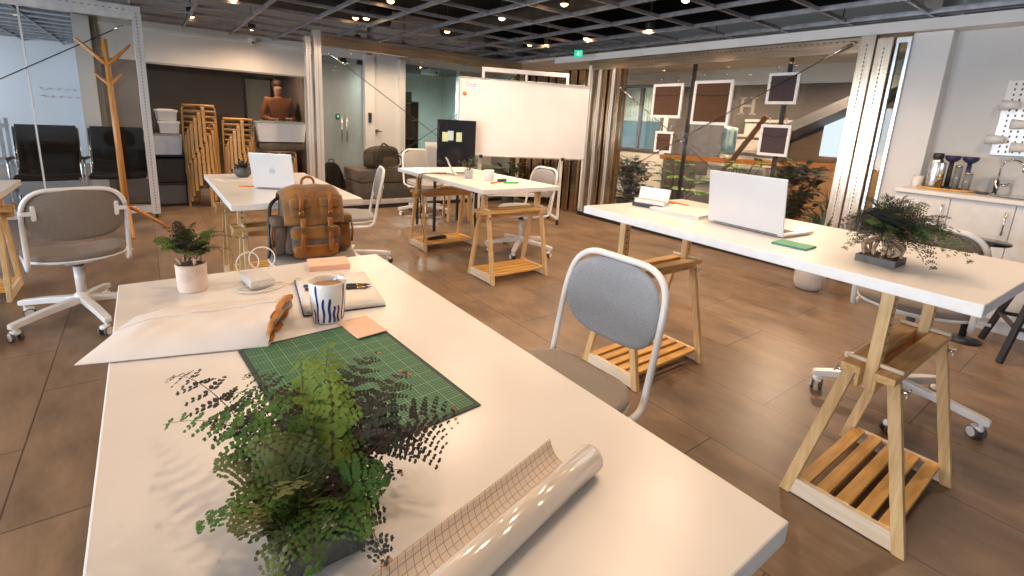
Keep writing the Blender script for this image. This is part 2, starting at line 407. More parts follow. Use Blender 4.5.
def window_wall(name, axis, at, lo, hi, holes, zlo, zhi, idx):
    """wall with window openings; axis 'x': wall plane x=at spanning y lo..hi"""
    mb = MB(); t = .2 if at > 0 else -.2
    def bxx(a0, a1, z0, z1):
        if axis == 'x': mb.bx(min(at, at + t), max(at, at + t), a0, a1, z0, z1)
        else: mb.bx(a0, a1, min(at, at + t), max(at, at + t), z0, z1)
    p = lo
    for a, b in holes:
        bxx(p, a, 0, 2.95); bxx(a, b, 0, zlo); bxx(a, b, zhi, 2.95); p = b
    bxx(p, hi, 0, 2.95); struct(name, mb, 'wall')
    for a, b in holes:
        fr = MB(); q = at + t * .7
        def fb(a0, a1, z0, z1):
            if axis == 'x': fr.bx(q - .025, q + .025, a0, a1, z0, z1)
            else: fr.bx(a0, a1, q - .025, q + .025, z0, z1)
        fb(a, b, zlo, zlo + .05); fb(a, b, zhi - .05, zhi); fb(a, a + .05, zlo + .05, zhi - .05); fb(b - .05, b, zlo + .05, zhi - .05); fb((a + b) / 2 - .02, (a + b) / 2 + .02, zlo + .05, zhi - .05)
        w = struct('window_%d' % idx[0], fr, 'alu'); idx[0] += 1
        pn = MB()
        if axis == 'x': pn.bx(q - .004, q + .004, a + .05, b - .05, zlo + .05, zhi - .05)
        else: pn.bx(a + .05, b - .05, q - .004, q + .004, zlo + .05, zhi - .05)
        pn.build('pane', 'window', w)
widx = [1]
LW = [(-2.4, -.2), (.3, 2.5), (3.0, 5.2), (11.2, 12.9)]  # last opening made up, unseen, so daylight reaches the far left wall
window_wall('wall_left', 'x', -4.6, -3.3, 13.0, LW, .45, 2.15, widx)
FW = []
window_wall('wall_front', 'y', -3.3, -4.6, 5.55, FW, .7, 2.15, widx)
mb = MB(); mb.bx(5.22, 5.7, -3.3, 1.17, 0, 2.95); struct('wall_right', mb, 'wallgrey')
mb = MB(); mb.bx(5.08, 5.7, 1.17, 1.42, 0, 2.16); struct('trim_2', mb, 'wall', .004)          # white pier between kitchenette and glass
mb = MB(); mb.bx(5.02, 5.16, -3.3, 5.75, 2.165, 2.25); mb.bx(5.16, 5.22, -3.3, 1.2, 2.165, 2.25); struct('trim_3', mb, 'wall')   # fascia
mb = MB(); mb.bx(5.01, 5.018, -3.3, 5.75, 2.262, 2.30); struct('trim_4', mb, 'gridbar')
mb = MB(); mb.bx(5.21, 5.22, -3.3, -2.2, 0, .08); struct('baseboard_right', mb, 'cab')

def profile(mb, x0, x1, y0, y1, z0, z1, faces='yx', step=.034, m0=0, m1=1):
    """rolled metal upright with a row of punched slots on its room-side faces"""
    mb.bx(x0, x1, y0, y1, z0, z1, m0)
    n = int((z1 - z0 - .06) / step); cx, cy = (x0 + x1) / 2, (y0 + y1) / 2
    for k in range(n):
        z = z0 + .04 + k * step
        if 'y' in faces: mb.box((cx, y0 - .0006, z), (.009, .0012, .016), None, m1)
        if 'x' in faces: mb.box((x0 - .0006, cy, z), (.0012, .009, .016), None, m1)
# ---- glazed partition along the right side of the room
mb = MB(); mb.bx(5.02, 5.14, 1.76, 5.02, 0, .055); struct('trim_5', mb, 'black')
mb = MB(); mb.bx(5.04, 5.12, 1.76, 5.02, .055, .12); struct('trim_6', mb, 'alu', .004)
mb = MB(); mb.bx(5.03, 5.13, 1.76, 5.05, 2.10, 2.155); mb.bx(5.045, 5.115, 1.76, 5.05, 2.035, 2.10)
for k in range(60): mb.box((5.029, 1.85 + k * .053, 2.128), (.002, .02, .008), None, 1)
struct('trim_7', mb, ['bronzeh', 'dot'])
mb = MB(); mb.bx(5.085, 5.095, 1.77, 4.42, .12, 2.035); struct('window_20', mb, 'glass')
mb = MB(); mb.bx(5.10, 5.14, 3.405, 3.435, .12, 2.035); struct('trim_8', mb, 'black')
mb = MB(); mb.bx(5.10, 5.14, 2.35, 2.38, .12, 2.035); struct('trim_44', mb, 'black')
mb = MB(); profile(mb, 5.0, 5.10, 1.655, 1.765, 0, 2.16); struct('trim_9', mb, ['alugold', 'dot'], .006)
mb = MB(); profile(mb, 5.02, 5.10, 1.535, 1.645, 0, 2.13); struct('trim_10', mb, ['alugold', 'dot'], .006)
mb = MB(); mb.bx(5.05, 5.09, 1.42, 1.44, 0, 2.13); mb.bx(5.05, 5.09, 1.50, 1.52, 0, 2.13); mb.bx(5.05, 5.09, 1.44, 1.50, 2.09, 2.13); mb.bx(5.05, 5.09, 1.44, 1.50, 0, .05); struct('trim_11', mb, 'steel')
mb = MB(); mb.bx(5.066, 5.074, 1.44, 1.50, .05, 2.09); struct('window_21', mb, 'glassg')
# folded leaves of the partition parked at the corner
yy = 4.43
for k, (w, mt, dx) in enumerate([(.07, 'bronze', .0), (.05, 'alu', -.02), (.09, 'bronze', .03), (.06, 'bronze', .0), (.05, 'alu', -.03), (.09, 'bronze', .01), (.05, 'alu', -.02)]):
    mb = MB(); profile(mb, 5.02 + dx, 5.16 + dx, yy, yy + w, .06, 2.034, 'x' if mt == 'alu' else '')
    for z in (.03,): mb.cyl((5.09 + dx, yy + .01, z), (5.09 + dx, yy + w - .01, z), .03, n=10, mi=1)
    struct('trim_%d' % (12 + k), mb, [mt, 'dot'], .004); yy += w + .012
mb = MB(); mb.bx(5.04, 5.1, 4.985, 5.035, 0, 2.16); struct('trim_19', mb, 'chair')
for k in range(9):
    mb = MB(); mb.bx(5.02 - .015 * (k % 3), 5.14 - .015 * (k % 2), 5.08 + k * .155, 5.205 + k * .155, .02, 2.06); struct('trim_%d' % (120 + k), mb, 'bronze', .006)
# ---- glazed partition along the back of the room
mb = MB(); mb.bx(1.83, 4.92, 6.44, 6.56, 0, .05); struct('trim_20', mb, 'black')
mb = MB(); mb.bx(1.83, 4.92, 6.46, 6.54, .05, .115); struct('trim_21', mb, 'alu', .004)
mb = MB(); mb.bx(1.83, 4.95, 6.45, 6.55, 2.14, 2.20); mb.bx(1.83, 4.95, 6.465, 6.535, 2.07, 2.14)
for k in range(56): mb.box((1.9 + k * .054, 6.449, 2.17), (.02, .002, .008), None, 1)
struct('trim_22', mb, ['bronzeh', 'dot'])
mb = MB(); mb.bx(1.84, 4.86, 6.495, 6.503, .115, 2.07); struct('window_22', mb, 'glass')
mb = MB(); profile(mb, 1.655, 1.715, 6.48, 6.56, 0, 2.16); struct('trim_23', mb, ['alu', 'dot'], .006)
mb = MB(); profile(mb, 1.745, 1.83, 6.45, 6.55, 0, 2.235); struct('trim_24', mb, ['alu', 'dot'], .006)
mb = MB(); profile(mb, 4.86, 4.93, 6.46, 6.54, 0, 2.07); struct('trim_25', mb, ['bronze', 'dot'], .006)
def cable(name, a, b, label):
    mb = MB(); a, b = V(a), V(b); t = (b - a).normalized()
    mb.tube([a, b], .005, 6); mb.tube([a + t * .05, a + t * .28], .011, 8, 1)
    mb.lathe([(.0, -.012), (.016, -.006), (.016, .006), (0, .012)], a + t * .02, 10, 1, 0)
    tag(mb.build('brace_cable', ['wire', 'steel']), label, 'cable')
cable('', (1.90, 6.44, 2.0), (4.82, 6.44, .14), 'dark brace cable falling from upper left to lower right across the back glass')
cable('', (4.82, 6.425, 2.02), (1.90, 6.425, .16), 'dark brace cable rising to the upper right behind the whiteboard')
cable('', (5.0, 1.80, 2.12), (5.0, 4.40, .62), 'dark brace cable with turnbuckle hooked beside the twin metal pillars')
cable('', (5.015, 4.43, 1.80), (5.015, 1.80, .16), 'dark brace cable falling from the brown uprights behind the framed boards')
# ---- wall behind the stools, with a window onto a dark room
BY = 8.15
mb = MB(); mb.bx(-.58, -.42, 8.05, 8.30, 0, CZ); struct('trim_30', mb, 'wall', .004)
mb = MB(); mb.bx(-.42, -.36, 8.10, 8.30, 0, CZ); mb.bx(-.36, .0, 8.18, 8.30, 0, 1.79); struct('trim_31', mb, 'brownwall')
mb = MB(); mb.bx(-.42, 2.12, BY, 8.30, 1.79, 2.95); struct('wall_back', mb, 'wallcream')
mb = MB(); mb.bx(-.36, 2.12, BY - .03, BY, 2.17, 2.21); struct('trim_32', mb, 'edge')
mb = MB(); mb.bx(.0, 2.04, 8.2, 8.208, .10, 1.79); struct('window_23', mb, 'glassdk')
mb = MB(); mb.bx(.0, 2.04, 8.17, 8.24, .0, .10); mb.bx(.0, .03, 8.17, 8.24, .1, 1.79); mb.bx(2.04, 2.12, 8.15, 8.27, 0, 1.79); mb.bx(.0, 2.04, 8.17, 8.24, 1.77, 1.79); struct('trim_33', mb, 'alu')
mb = MB(); mb.bx(-.55, -.42, 8.30, 13.0, 0, 2.95); struct('wall_1', mb, 'wallfar')
mb = MB(); mb.bx(-.42, 2.3, 10.6, 10.75, 0, 2.95); struct('wall_2', mb, 'brownwall')
mb = MB(); mb.bx(2.12, 2.2, 8.3, 10.6, 0, 2.95); struct('wall_3', mb, 'brownwall')
mb = MB(); mb.bx(-.42, 2.12, 8.3, 10.6, 2.30, 2.34); struct('ceiling_1', mb, 'darkgrey')
mb = MB(); mb.bx(1.55, 1.60, 10.56, 10.6, 0, 1.85); mb.bx(2.02, 2.07, 10.56, 10.6, 0, 1.85); mb.bx(1.60, 2.02, 10.56, 10.6, 1.80, 1.85); struct('trim_34', mb, 'black')
mb = MB(); mb.bx(1.60, 2.02, 10.57, 10.59, 0, 1.80); struct('door_1', mb, 'tealwall')
mb = MB(); mb.bx(-4.6, -.42, 13.0, 13.2, 0, 2.95); struct('wall_far', mb, 'wallfar')
# ---- door bay and office behind the back glass
mb = MB(); mb.bx(2.12, 3.04, BY, 8.25, 2.14, 2.95); mb.bx(3.62, 5.3, BY, 8.25, 2.16, 2.95); struct('wall_4', mb, 'wallcream')
mb = MB(); mb.bx(2.14, 2.97, 8.19, 8.202, .01, 2.13); d = struct('door_2', mb, 'glassfr')
for x in (2.60, 2.68):
    h = MB(); h.tube([(x, 8.13, .80), (x, 8.13, 1.24)], .014, 10)
    for z in (.86, 1.18): h.cyl((x, 8.13, z), (x, 8.19, z), .008, n=8)
    h.build('door_handle', 'steel', d)
h = MB(); h.bx(2.52, 2.57, 8.16, 8.19, 1.17, 1.25); h.build('lock', 'black', d)
h = MB(); h.bx(2.535, 2.555, 8.155, 8.16, 1.20, 1.23); h.build('lock_light', 'led', d)
h = MB(); h.bx(2.62, 2.70, 8.17, 8.22, 2.06, 2.13); h.bx(2.88, 2.97, 8.17, 8.22, 2.06, 2.13); h.build('hinge', 'black', d)
mb = MB(); mb.bx(2.97, 3.14, 8.08, 8.25, 0, 2.22); struct('trim_35', mb, 'edge', .004)
mb = MB(); mb.bx(3.14, 3.62, 8.12, 8.25, 0, 2.95); struct('wall_5', mb, 'wall')
mb = MB(); mb.bx(3.56, 3.66, 8.02, 8.14, 0, 2.2); struct('trim_36', mb, 'edge', .004)
o = MB(); o.bx(3.02, 3.07, 8.055, 8.08, 1.14, 1.30); tag(o.build('door_entry_reader', 'black', None, .004), 'small black entry reader on the white door post', 'card reader')
o = MB(); o.bx(3.16, 3.20, 8.09, 8.12, .98, 1.03); o.cyl((3.18, 8.09, 1.0), (3.25, 8.05, 1.0), .01, n=8); tag(o.build('lever_handle', 'brass'), 'brown lever handle on the white wall beside the glass door', 'handle')
mb = MB(); mb.bx(3.66, 5.3, 8.19, 8.2, .08, 2.16); struct('window_24', mb, 'glassg')
mb = MB(); mb.bx(3.66, 5.3, 8.15, 8.25, 0, .08); struct('trim_37', mb, 'black')
mb = MB(); mb.bx(2.2, 6.2, 11.4, 11.55, 0, 2.95); struct('wall_6', mb, 'tealwall')
mb = MB(); mb.bx(6.2, 6.35, 8.3, 11.4, 0, 2.95); struct('wall_7', mb, 'tealwall')
mb = MB(); mb.bx(3.40, 3.55, 8.25, 11.4, 0, 2.95); struct('wall_8', mb, 'tealwall')
mb = MB()
for k in range(8): mb.bx(2.2, 6.2, 8.5 + k * .36, 8.53 + k * .36, 2.27, 2.31)
struct('trim_38', mb, 'gridbar')
mb = MB()
for a, b, c, e in ((4.35, 4.75, 1.1, 1.75), (4.9, 5.3, 1.1, 1.75)):
    mb.bx(a, b, 11.37, 11.4, e - .015, e); mb.bx(a, b, 11.37, 11.4, c, c + .015); mb.bx(a, a + .015, 11.37, 11.4, c, e); mb.bx(b - .015, b, 11.37, 11.4, c, e)
struct('trim_39', mb, 'edge')
# ---- corridor beyond the right glass
mb = MB(); mb.bx(7.25, 7.4, 1.3, 5.35, 0, 2.95); mb.bx(7.25, 7.4, 6.35, 9.0, 0, 2.95); mb.bx(7.25, 7.4, 5.35, 6.35, 0, .9); mb.bx(7.25, 7.4, 5.35, 6.35, 2.05, 2.95); struct('wall_9', mb, 'wallcream')
fr = MB(); fr.bx(7.23, 7.29, 5.35, 6.35, .88, .94); fr.bx(7.23, 7.29, 5.35, 6.35, 2.0, 2.06)
for y in (5.33, 5.82, 6.30): fr.bx(7.23, 7.29, y, y + .06, .94, 2.0)
w = struct('window_25', fr, 'darkgrey')
p = MB(); p.bx(7.31, 7.32, 5.39, 6.30, .94, 2.0); p.build('pane', 'tealpane', w)
p = MB()
for k in range(14): p.bx(7.292, 7.30, 5.41 + k * .064, 5.46 + k * .064, 1.42, 1.99)
p.build('blind', 'bulbcyan', w)
mb = MB(); mb.bx(5.16, 9.0, 1.3, 1.42, 0, 2.95); struct('wall_10', mb, 'wallcream')
mb = MB(); mb.bx(5.3, 7.4, 9.0, 9.15, 0, 2.95); struct('wall_11', mb, 'wallcream')
mb = MB(); mb.bx(5.17, 7.25, 1.42, 9.0, CZ, CZ + .05); struct('ceiling_2', mb, 'wallcream')
mb = MB(); mb.bx(7.20, 7.25, 1.42, 5.2, .0, 2.0); struct('trim_40', mb, 'mural')
mb = MB(); pg_ = [(3.35, 0), (3.35, 1.08), (1.42, 2.10), (1.42, 0)]; mb.add([(7.16, a, b) for a, b in pg_] + [(7.20, a, b) for a, b in pg_], [(0, 1, 2, 3), (7, 6, 5, 4), (0, 4, 5, 1), (1, 5, 6, 2), (2, 6, 7, 3), (3, 7, 4, 0)]); struct('trim_42', mb, 'oakpanel')
# pale letter painted large on the grey mural
o = MB()
for y in (3.76, 3.93): o.box((7.196, y, 1.70), (.006, .045, .24)); [o.box((7.196, y, 1.70 + s * .115), (.006, .10, .02)) for s in (-1, 1)]
o.box((7.196, 3.845, 1.70), (.006, .14, .03)); tag(o.build('wall_letter', 'letter'), 'pale serif letter H on the dark mural beyond the glass', 'sign')
mb = MB()   # raking underside of an upper flight, and the lower stair in front of the mural
for k in range(7):
    mb.bx(6.30 + k * .125, 7.13, 3.28 - k * .03, 4.30 - k * .09, k * .215, k * .215 + .175); mb.bx(6.275 + k * .125, 7.13, 3.28 - k * .03, 4.30 - k * .09, k * .215 + .175, (k + 1) * .215)
st = tag(mb.build('staircase', 'stonegrey'), 'grey concrete staircase climbing to the right beyond the glass', 'stairs')
mb = MB(); mb.bar((6.22, 3.62, .62), (6.22, 3.06, 1.52), .04, .055); mb.build('handrail', 'darkoak', st)
for k in range(4):
    y = 3.30 - k * .16; mb = MB(); mb.bar((6.22, y + .1, .02), (6.22, y + .1, .95 + .16 * k), .018, .02); mb.build('baluster', 'darkoak', st)
mb = MB(); mb.bar((6.9, 3.3, 1.22), (6.9, 1.6, 2.12), .50, .12); struct('trim_41', mb, 'darkgrey')
mb = MB(); mb.bar((6.7, 4.9, .86), (6.7, 1.75, .98), .05, .07); tag(mb.build('bench_rail', 'orangewood'), 'orange wooden rail running level beyond the plants and glass', 'rail')
mb = MB(); mb.bx(7.13, 7.16, 2.45, 2.74, 1.06, 1.66); struct('window_26', mb, 'poster')
mb = MB(); mb.sheet(lambda u, v: (6.25 + .02 * math.sin(u * 9), 3.62 - u * .2, 1.05 + v * .34 - .03 * u), 8, 6, 0, (.012, 0, 0)); tag(mb.build('hanging_cloth', 'bulbcyan'), 'pale teal cloth hanging over the stair handrail', 'cloth')
# ------------------------------------------------------------------ trestle tables
def make_trestle(name, label, ztop, group):
    """wooden trestle; stands along x, centre at the origin; ztop = underside of the table board"""
    t = thing(name, label, 'trestle', group=group)
    BT = .580
    for sx in (-1, 1):
        for sy in (-1, 1):
            mb = MB(); x = sx * .280
            p0, p1 = V((x, sy * .174, .0)), V((sx * .270, sy * .058, BT - .026))
            w, h = .036, .026
            vs = []
            for p in (p0, p1):
                for a, b in ((-1, -1), (1, -1), (1, 1), (-1, 1)): vs.append(p + V((a * h / 2, b * w / 2, 0)))
            mb.add(vs, [(3, 2, 1, 0), (4, 5, 6, 7)] + [(i, (i + 1) % 4, 4 + (i + 1) % 4, 4 + i) for i in range(4)])
            leg = mb.build('leg', 'birch', t, .0025)
            nb = MB(); f = p0.lerp(p1, .955) + V((0, sy * .018, 0))
            nb.cyl(f, f + V((0, sy * .020, 0)), .007, n=8)
            for a in (.6, -.6): nb.box(f + V((a * .018, sy * .018, a * .006)), (.018, .004, .012))
            nb.build('wing_nut', 'steel', leg)
    for sy in (-1, 1):
        mb = MB(); ys = sorted((sy * .018, sy * .074)); mb.bx(-.332, .332, ys[0], ys[1], BT - .026, BT)
        ys = sorted((sy * .018, sy * .028)); mb.bx(-.332, .332, ys[0], ys[1], BT - .068, BT - .026)
        mb.build('beam', 'birchx', t, .0025)
    for sx in (-1, 1):
        mb = MB(); x = sx * .280; mb.bx(x - .011, x + .011, -.162, .162, .006, .068); mb.cyl((x - .011, 0, .038), (x - .013, 0, .038), .008, n=10)
        mb.build('side_rail', 'birchlt', t, .002)
        mb = MB(); x = sx * .274; mb.bx(x - .022, x + .022, -.0165, .0165, BT - .075, ztop - .012)
        z = .63
        while z < ztop - .03: mb.cyl((x, -.0167, z), (x, -.0173, z), .005, n=10, mi=1); mb.cyl((x + .0218, 0, z), (x + .0228, 0, z), .005, n=10, mi=1); z += .032
        mb.build('post', ['birch', 'dot'], t, .002)
        mb = MB(); mb.cyl((x, -.078, BT + .008), (x, .078, BT + .008), .0075, n=10); mb.build('peg', 'birchlt', t)
        mb = MB(); mb.bx(x - .032, x + .032, -.095, .095, ztop - .012, ztop - .0005); mb.build('cleat', 'edge', t, .002)
    for k in range(5):
        y = -.125 + k * .0625; mb = MB(); mb.bx(-.272, .272, y - .021, y + .021, .055, .071); mb.build('slat', 'litwood', t, .002)
    return t

def put(t, x, y, rz=0., label=None):
    t.location = (x, y, 0); t.rotation_euler = (0, 0, rz)
    if label: t['label'] = label
    return t
TG = 'wooden trestles under the white tables'
low = make_trestle('trestle', 'pale wooden trestle nearer the camera under the middle table', .726, TG); put(low, 2.40, 3.165)
put(copy_tree(low), 2.375, 4.285, 0, 'pale wooden trestle with a black cable, under the far end of the middle table')
put(copy_tree(low), .70, 3.25, 0, 'pale wooden trestle half hidden behind the brown backpack')
put(copy_tree(low), .70, 4.06, 0, 'pale wooden trestle at the far end of the silver laptop table')
put(copy_tree(low), .281, .55, 0, 'wooden trestle under the near end of the front table')
put(copy_tree(low), .281, 1.40, 0, 'wooden trestle under the far end of the front table')
high = make_trestle('trestle', 'tall raised wooden trestle under the near end of the right table', .852, TG); put(high, 2.085, .42)
put(copy_tree(high), 2.14, 1.52, 0, 'tall raised wooden trestle under the far end of the right table behind the daylight-tinted grey chair')
lowest = make_trestle('trestle', 'wooden trestle at the picture edge beside the taupe office chair', .668, TG); put(lowest, -1.05, 4.34)
put(copy_tree(lowest), -1.05, 3.5, 0, 'wooden trestle mostly cut off under the far left table')

def board(x0, x1, y0, y1, ztop, th, label):
    mb = MB(); mb.bx(x0, x1, y0, y1, ztop - th, ztop)
    # laminate top/bottom, edge band on the sides
    mb.mi[-6:] = [1, 1, 1, 1, 0, 0]
    return tag(mb.build('tabletop', ['white', 'edge'], None, .003), label, 'table top', 'white tabletops on trestles')
ZF, ZR, ZM, ZL, ZQ = .763, .889, .763, .763, .705
board(-.098, .667, .206, 1.716, ZF, .036, 'large white tabletop nearest the camera with the green cutting mat on it')
rb_ = board(0, .785, 0, 1.495, ZR, .036, 'white tabletop on raised trestles at the right with the silver laptop facing away'); rb_.location = (1.676, .196, 0); rb_.rotation_euler = (0, 0, -.040)
board(2.028, 2.815, 3.04, 4.62, ZM, .036, 'white tabletop in front of the mobile whiteboard')
board(.338, 1.058, 2.94, 4.35, ZL, .036, 'white tabletop behind the brown backpack')
board(-1.45, -.715, 3.1, 4.70, ZQ, .036, 'white tabletop cut off by the left picture edge')

# ------------------------------------------------------------------ swivel chairs
def make_chair(name, label, fabric, zs=.465, group='swivel chairs with tube hoop backs', hoop=True, H=.39):
    """faces +y; seat centre over the origin; zs = top of the seat"""
    t = thing(name, label, 'chair', group=group)
    # seat: shallow dished cushion with a waterfall front
    def w(p):
        p = p.copy(); p.z += .018 * (abs(p.x) / .22) ** 2 - .03 * max(0, p.y - .10) / .12 + .012 * max(0, -p.y - .12) / .1
        p.x *= 1 - .10 * max(0, -p.y) / .21; return p
    mb = MB(); mb.sup((0, .0, zs - .025), (.46, .42, .055), .55, .62, 12, 40, None, 0, w)
    s = mb.build('seat', fabric, t)
    mb = MB(); mb.sup((0, .0, zs - .044), (.462, .422, .03), .5, .62, 8, 40, None, 0, w); mb.build('seat_shell', 'chair', s)
    if hoop:
        x = .212
        pts = [(-x, .12, zs - .062), (-x, -.185, zs - .062), (-x, -.235, zs + .23), (-x * .93, -.275, zs + H), (x * .93, -.275, zs + H), (x, -.235, zs + .23), (x, -.185, zs - .062), (x, .12, zs - .062)]
        mb = MB(); mb.tube(fillet(pts, [.055, .05, .115, .115, .05, .055], 8), .0115, 10)
        mb.build('hoop_frame', 'chair', t)
        # backrest pad, bowed round the sitter, rounded outline
        mb = MB(); n = 44; rings = []
        zc, hw, hh = zs + .238, .203, .142
        def bp(a, r):
            q = .70; cx, sx = math.cos(a), math.sin(a)
            px = hw * math.copysign(abs(cx) ** q, cx) * r; pz = hh * math.copysign(abs(sx) ** q, sx) * r
            if pz > 0: px *= 1 - .06 * pz / hh
            else: px *= 1 - .05 * (pz / hh) ** 2
            return px, pz
        def off(px, pz): return -.247 - .030 * (1 - (px / hw) ** 2) * .9 + .012 - .10 * (pz / .9)
        layers = [(.0, .017), (.5, .0165), (.85, .014), (.96, .009), (1.0, .0), (.96, -.009), (.85, -.014), (.5, -.0165), (.0, -.017)]
        vs = []; fs = []
        for r, d in layers:
            for j in range(n):
                px, pz = bp(2 * PI * j / n, max(r, .001)); vs.append((px, off(px, pz) + d, zc + pz))
        for i in range(len(layers) - 1):
            for j in range(n): j2 = (j + 1) % n; fs.append((i * n + j, (i + 1) * n + j, (i + 1) * n + j2, i * n + j2))
        mb.add(vs, fs, 0, True); mb.build('backrest', fabric, t)
        for sx in (-1, 1):
            mb = MB(); xx = sx * .178; y = off(xx, .02) - .018
            for z in (-.03, .03): mb.sup((sx * .166, off(sx * .166, z) - .0175, zc + z + .02), (.022, .006, .022), .8, .9, 6, 12)
            mb.box((sx * .166, off(sx * .166, .02) - .0165, zc + .02), (.020, .006, .055)); mb.box((sx * .187, y - .002, zc + .02), (.045, .006, .022))
            mb.build('bracket', 'chair', t, .002)
    mb = MB(); mb.cyl((0, 0, .15), (0, 0, .33), .024, n=18); mb.cyl((0, 0, .33), (0, 0, .345), .027, n=18, mi=1); mb.cyl((0, 0, .345), (0, 0, zs - .06), .017, n=14, mi=1)
    mb.build('gas_column', ['chair', 'darkgrey'], t)
    mb = MB(); mb.bx(-.10, .10, -.10, .10, zs - .066, zs - .052); mb.bx(-.06, .06, -.07, .07, zs - .085, zs - .066); mb.build('swivel_plate', 'chair', t, .004)
    mb = MB(); mb.tube([(.07, .03, zs - .07), (.22, .05, zs - .066), (.27, .055, zs - .066)], [.005, .005, .008], 8); mb.build('height_lever', 'chair', t)
    hub = MB(); hub.lathe([(.0, .105), (.034, .105), (.038, .12), (.036, .16), (.026, .17), (0, .17)], (0, 0, 0), 20); hub.build('base_hub', 'chair', t)
    for k in range(5):
        a = 2 * PI * k / 5 - .157; d = V((math.cos(a), math.sin(a), 0)); n_ = V((-d.y, d.x, 0))
        mb = MB(); vs = []
        for r, w, z0, z1 in ((.02, .021, .108, .148), (.20, .020, .094, .130), (.345, .019, .074, .106), (.358, .016, .076, .100)):
            for s1, zz in ((-1, z0), (1, z0), (1, z1), (-1, z1)): vs.append(d * r + n_ * w * s1 + V((0, 0, zz)))
        fs = [(0, 1, 2, 3), (15, 14, 13, 12)] + [(i * 4 + (j + 1) % 4, i * 4 + j, i * 4 + 4 + j, i * 4 + 4 + (j + 1) % 4) for i in range(3) for j in range(4)]
        mb.add(vs, fs); arm = mb.build('base_arm', 'chair', t, .004)
        c = d * .33; ca = a + .9 + k * .7; ax = V((math.cos(ca), math.sin(ca), 0))
        mb = MB(); q = c + V((-ax.y, ax.x, 0)) * .014
        for s1 in (-1, 1):
            p = q + ax * .012 * s1 + V((0, 0, .027)); mb.cyl(p, p + ax * .013 * s1, .0268, n=20, mi=1); mb.cyl(p + ax * .0132 * s1, p + ax * .015 * s1, .0222, n=18)
        mb.cyl(c + V((0, 0, .045)), c + V((0, 0, .082)), .009, n=8); mb.sup(q + V((0, 0, .047)), (.05, .05, .026), .7, .8, 6, 12)
        mb.build('caster', ['chair', 'rubber'], arm)
    return t
def placed(t, x, y, rz): t.location = (x, y, 0); t.rotation_euler = (0, 0, rz); return t
ch = make_chair('swivel_chair', 'grey swivel chair with daylight-tinted pad and white hoop pulled up to the front table', 'fab', .455); placed(ch, 1.0, 1.035, PI / 2 + .03)
for k_ in ch.children:
    if k_.name.startswith('backrest'): bp_ = k_
    if k_.name.startswith('seat'): st_ = k_
c2 = copy_tree(ch); placed(c2, 2.95, 3.72, PI / 2 - .05); c2['label'] = 'grey hoop-backed swivel chair between the middle table and the whiteboard'
c3 = copy_tree(ch); placed(c3, 1.30, 3.96, 1.30); c3['label'] = 'white-framed swivel chair seen in profile right of the backpack'
c4 = copy_tree(ch); placed(c4, 2.93, 5.80, PI * 1.0); c4['label'] = 'small pale swivel chair far back beside the black monitor desk'
bp_.data = bp_.data.copy(); bp_.data.materials[0] = M['fabdaylit']; st_.data = st_.data.copy(); st_.data.materials[0] = M['fabtan']
cl = make_chair('swivel_chair', 'taupe swivel chair seen from behind at the left of the front table', 'fabbrown', .438, H=.375); placed(cl, -.375, 3.64, .20)
cr = make_chair('swivel_chair', 'grey swivel chair behind the right table facing the kitchenette', 'fabbrown', .565, H=.375); placed(cr, 2.90, .575, -PI / 2 + .12)
cb = make_chair('swivel_stool', 'white-rimmed swivel stool carrying the brown backpack', 'fabbrown', .466, 'swivel seats', False); placed(cb, .725, 2.83, 0)
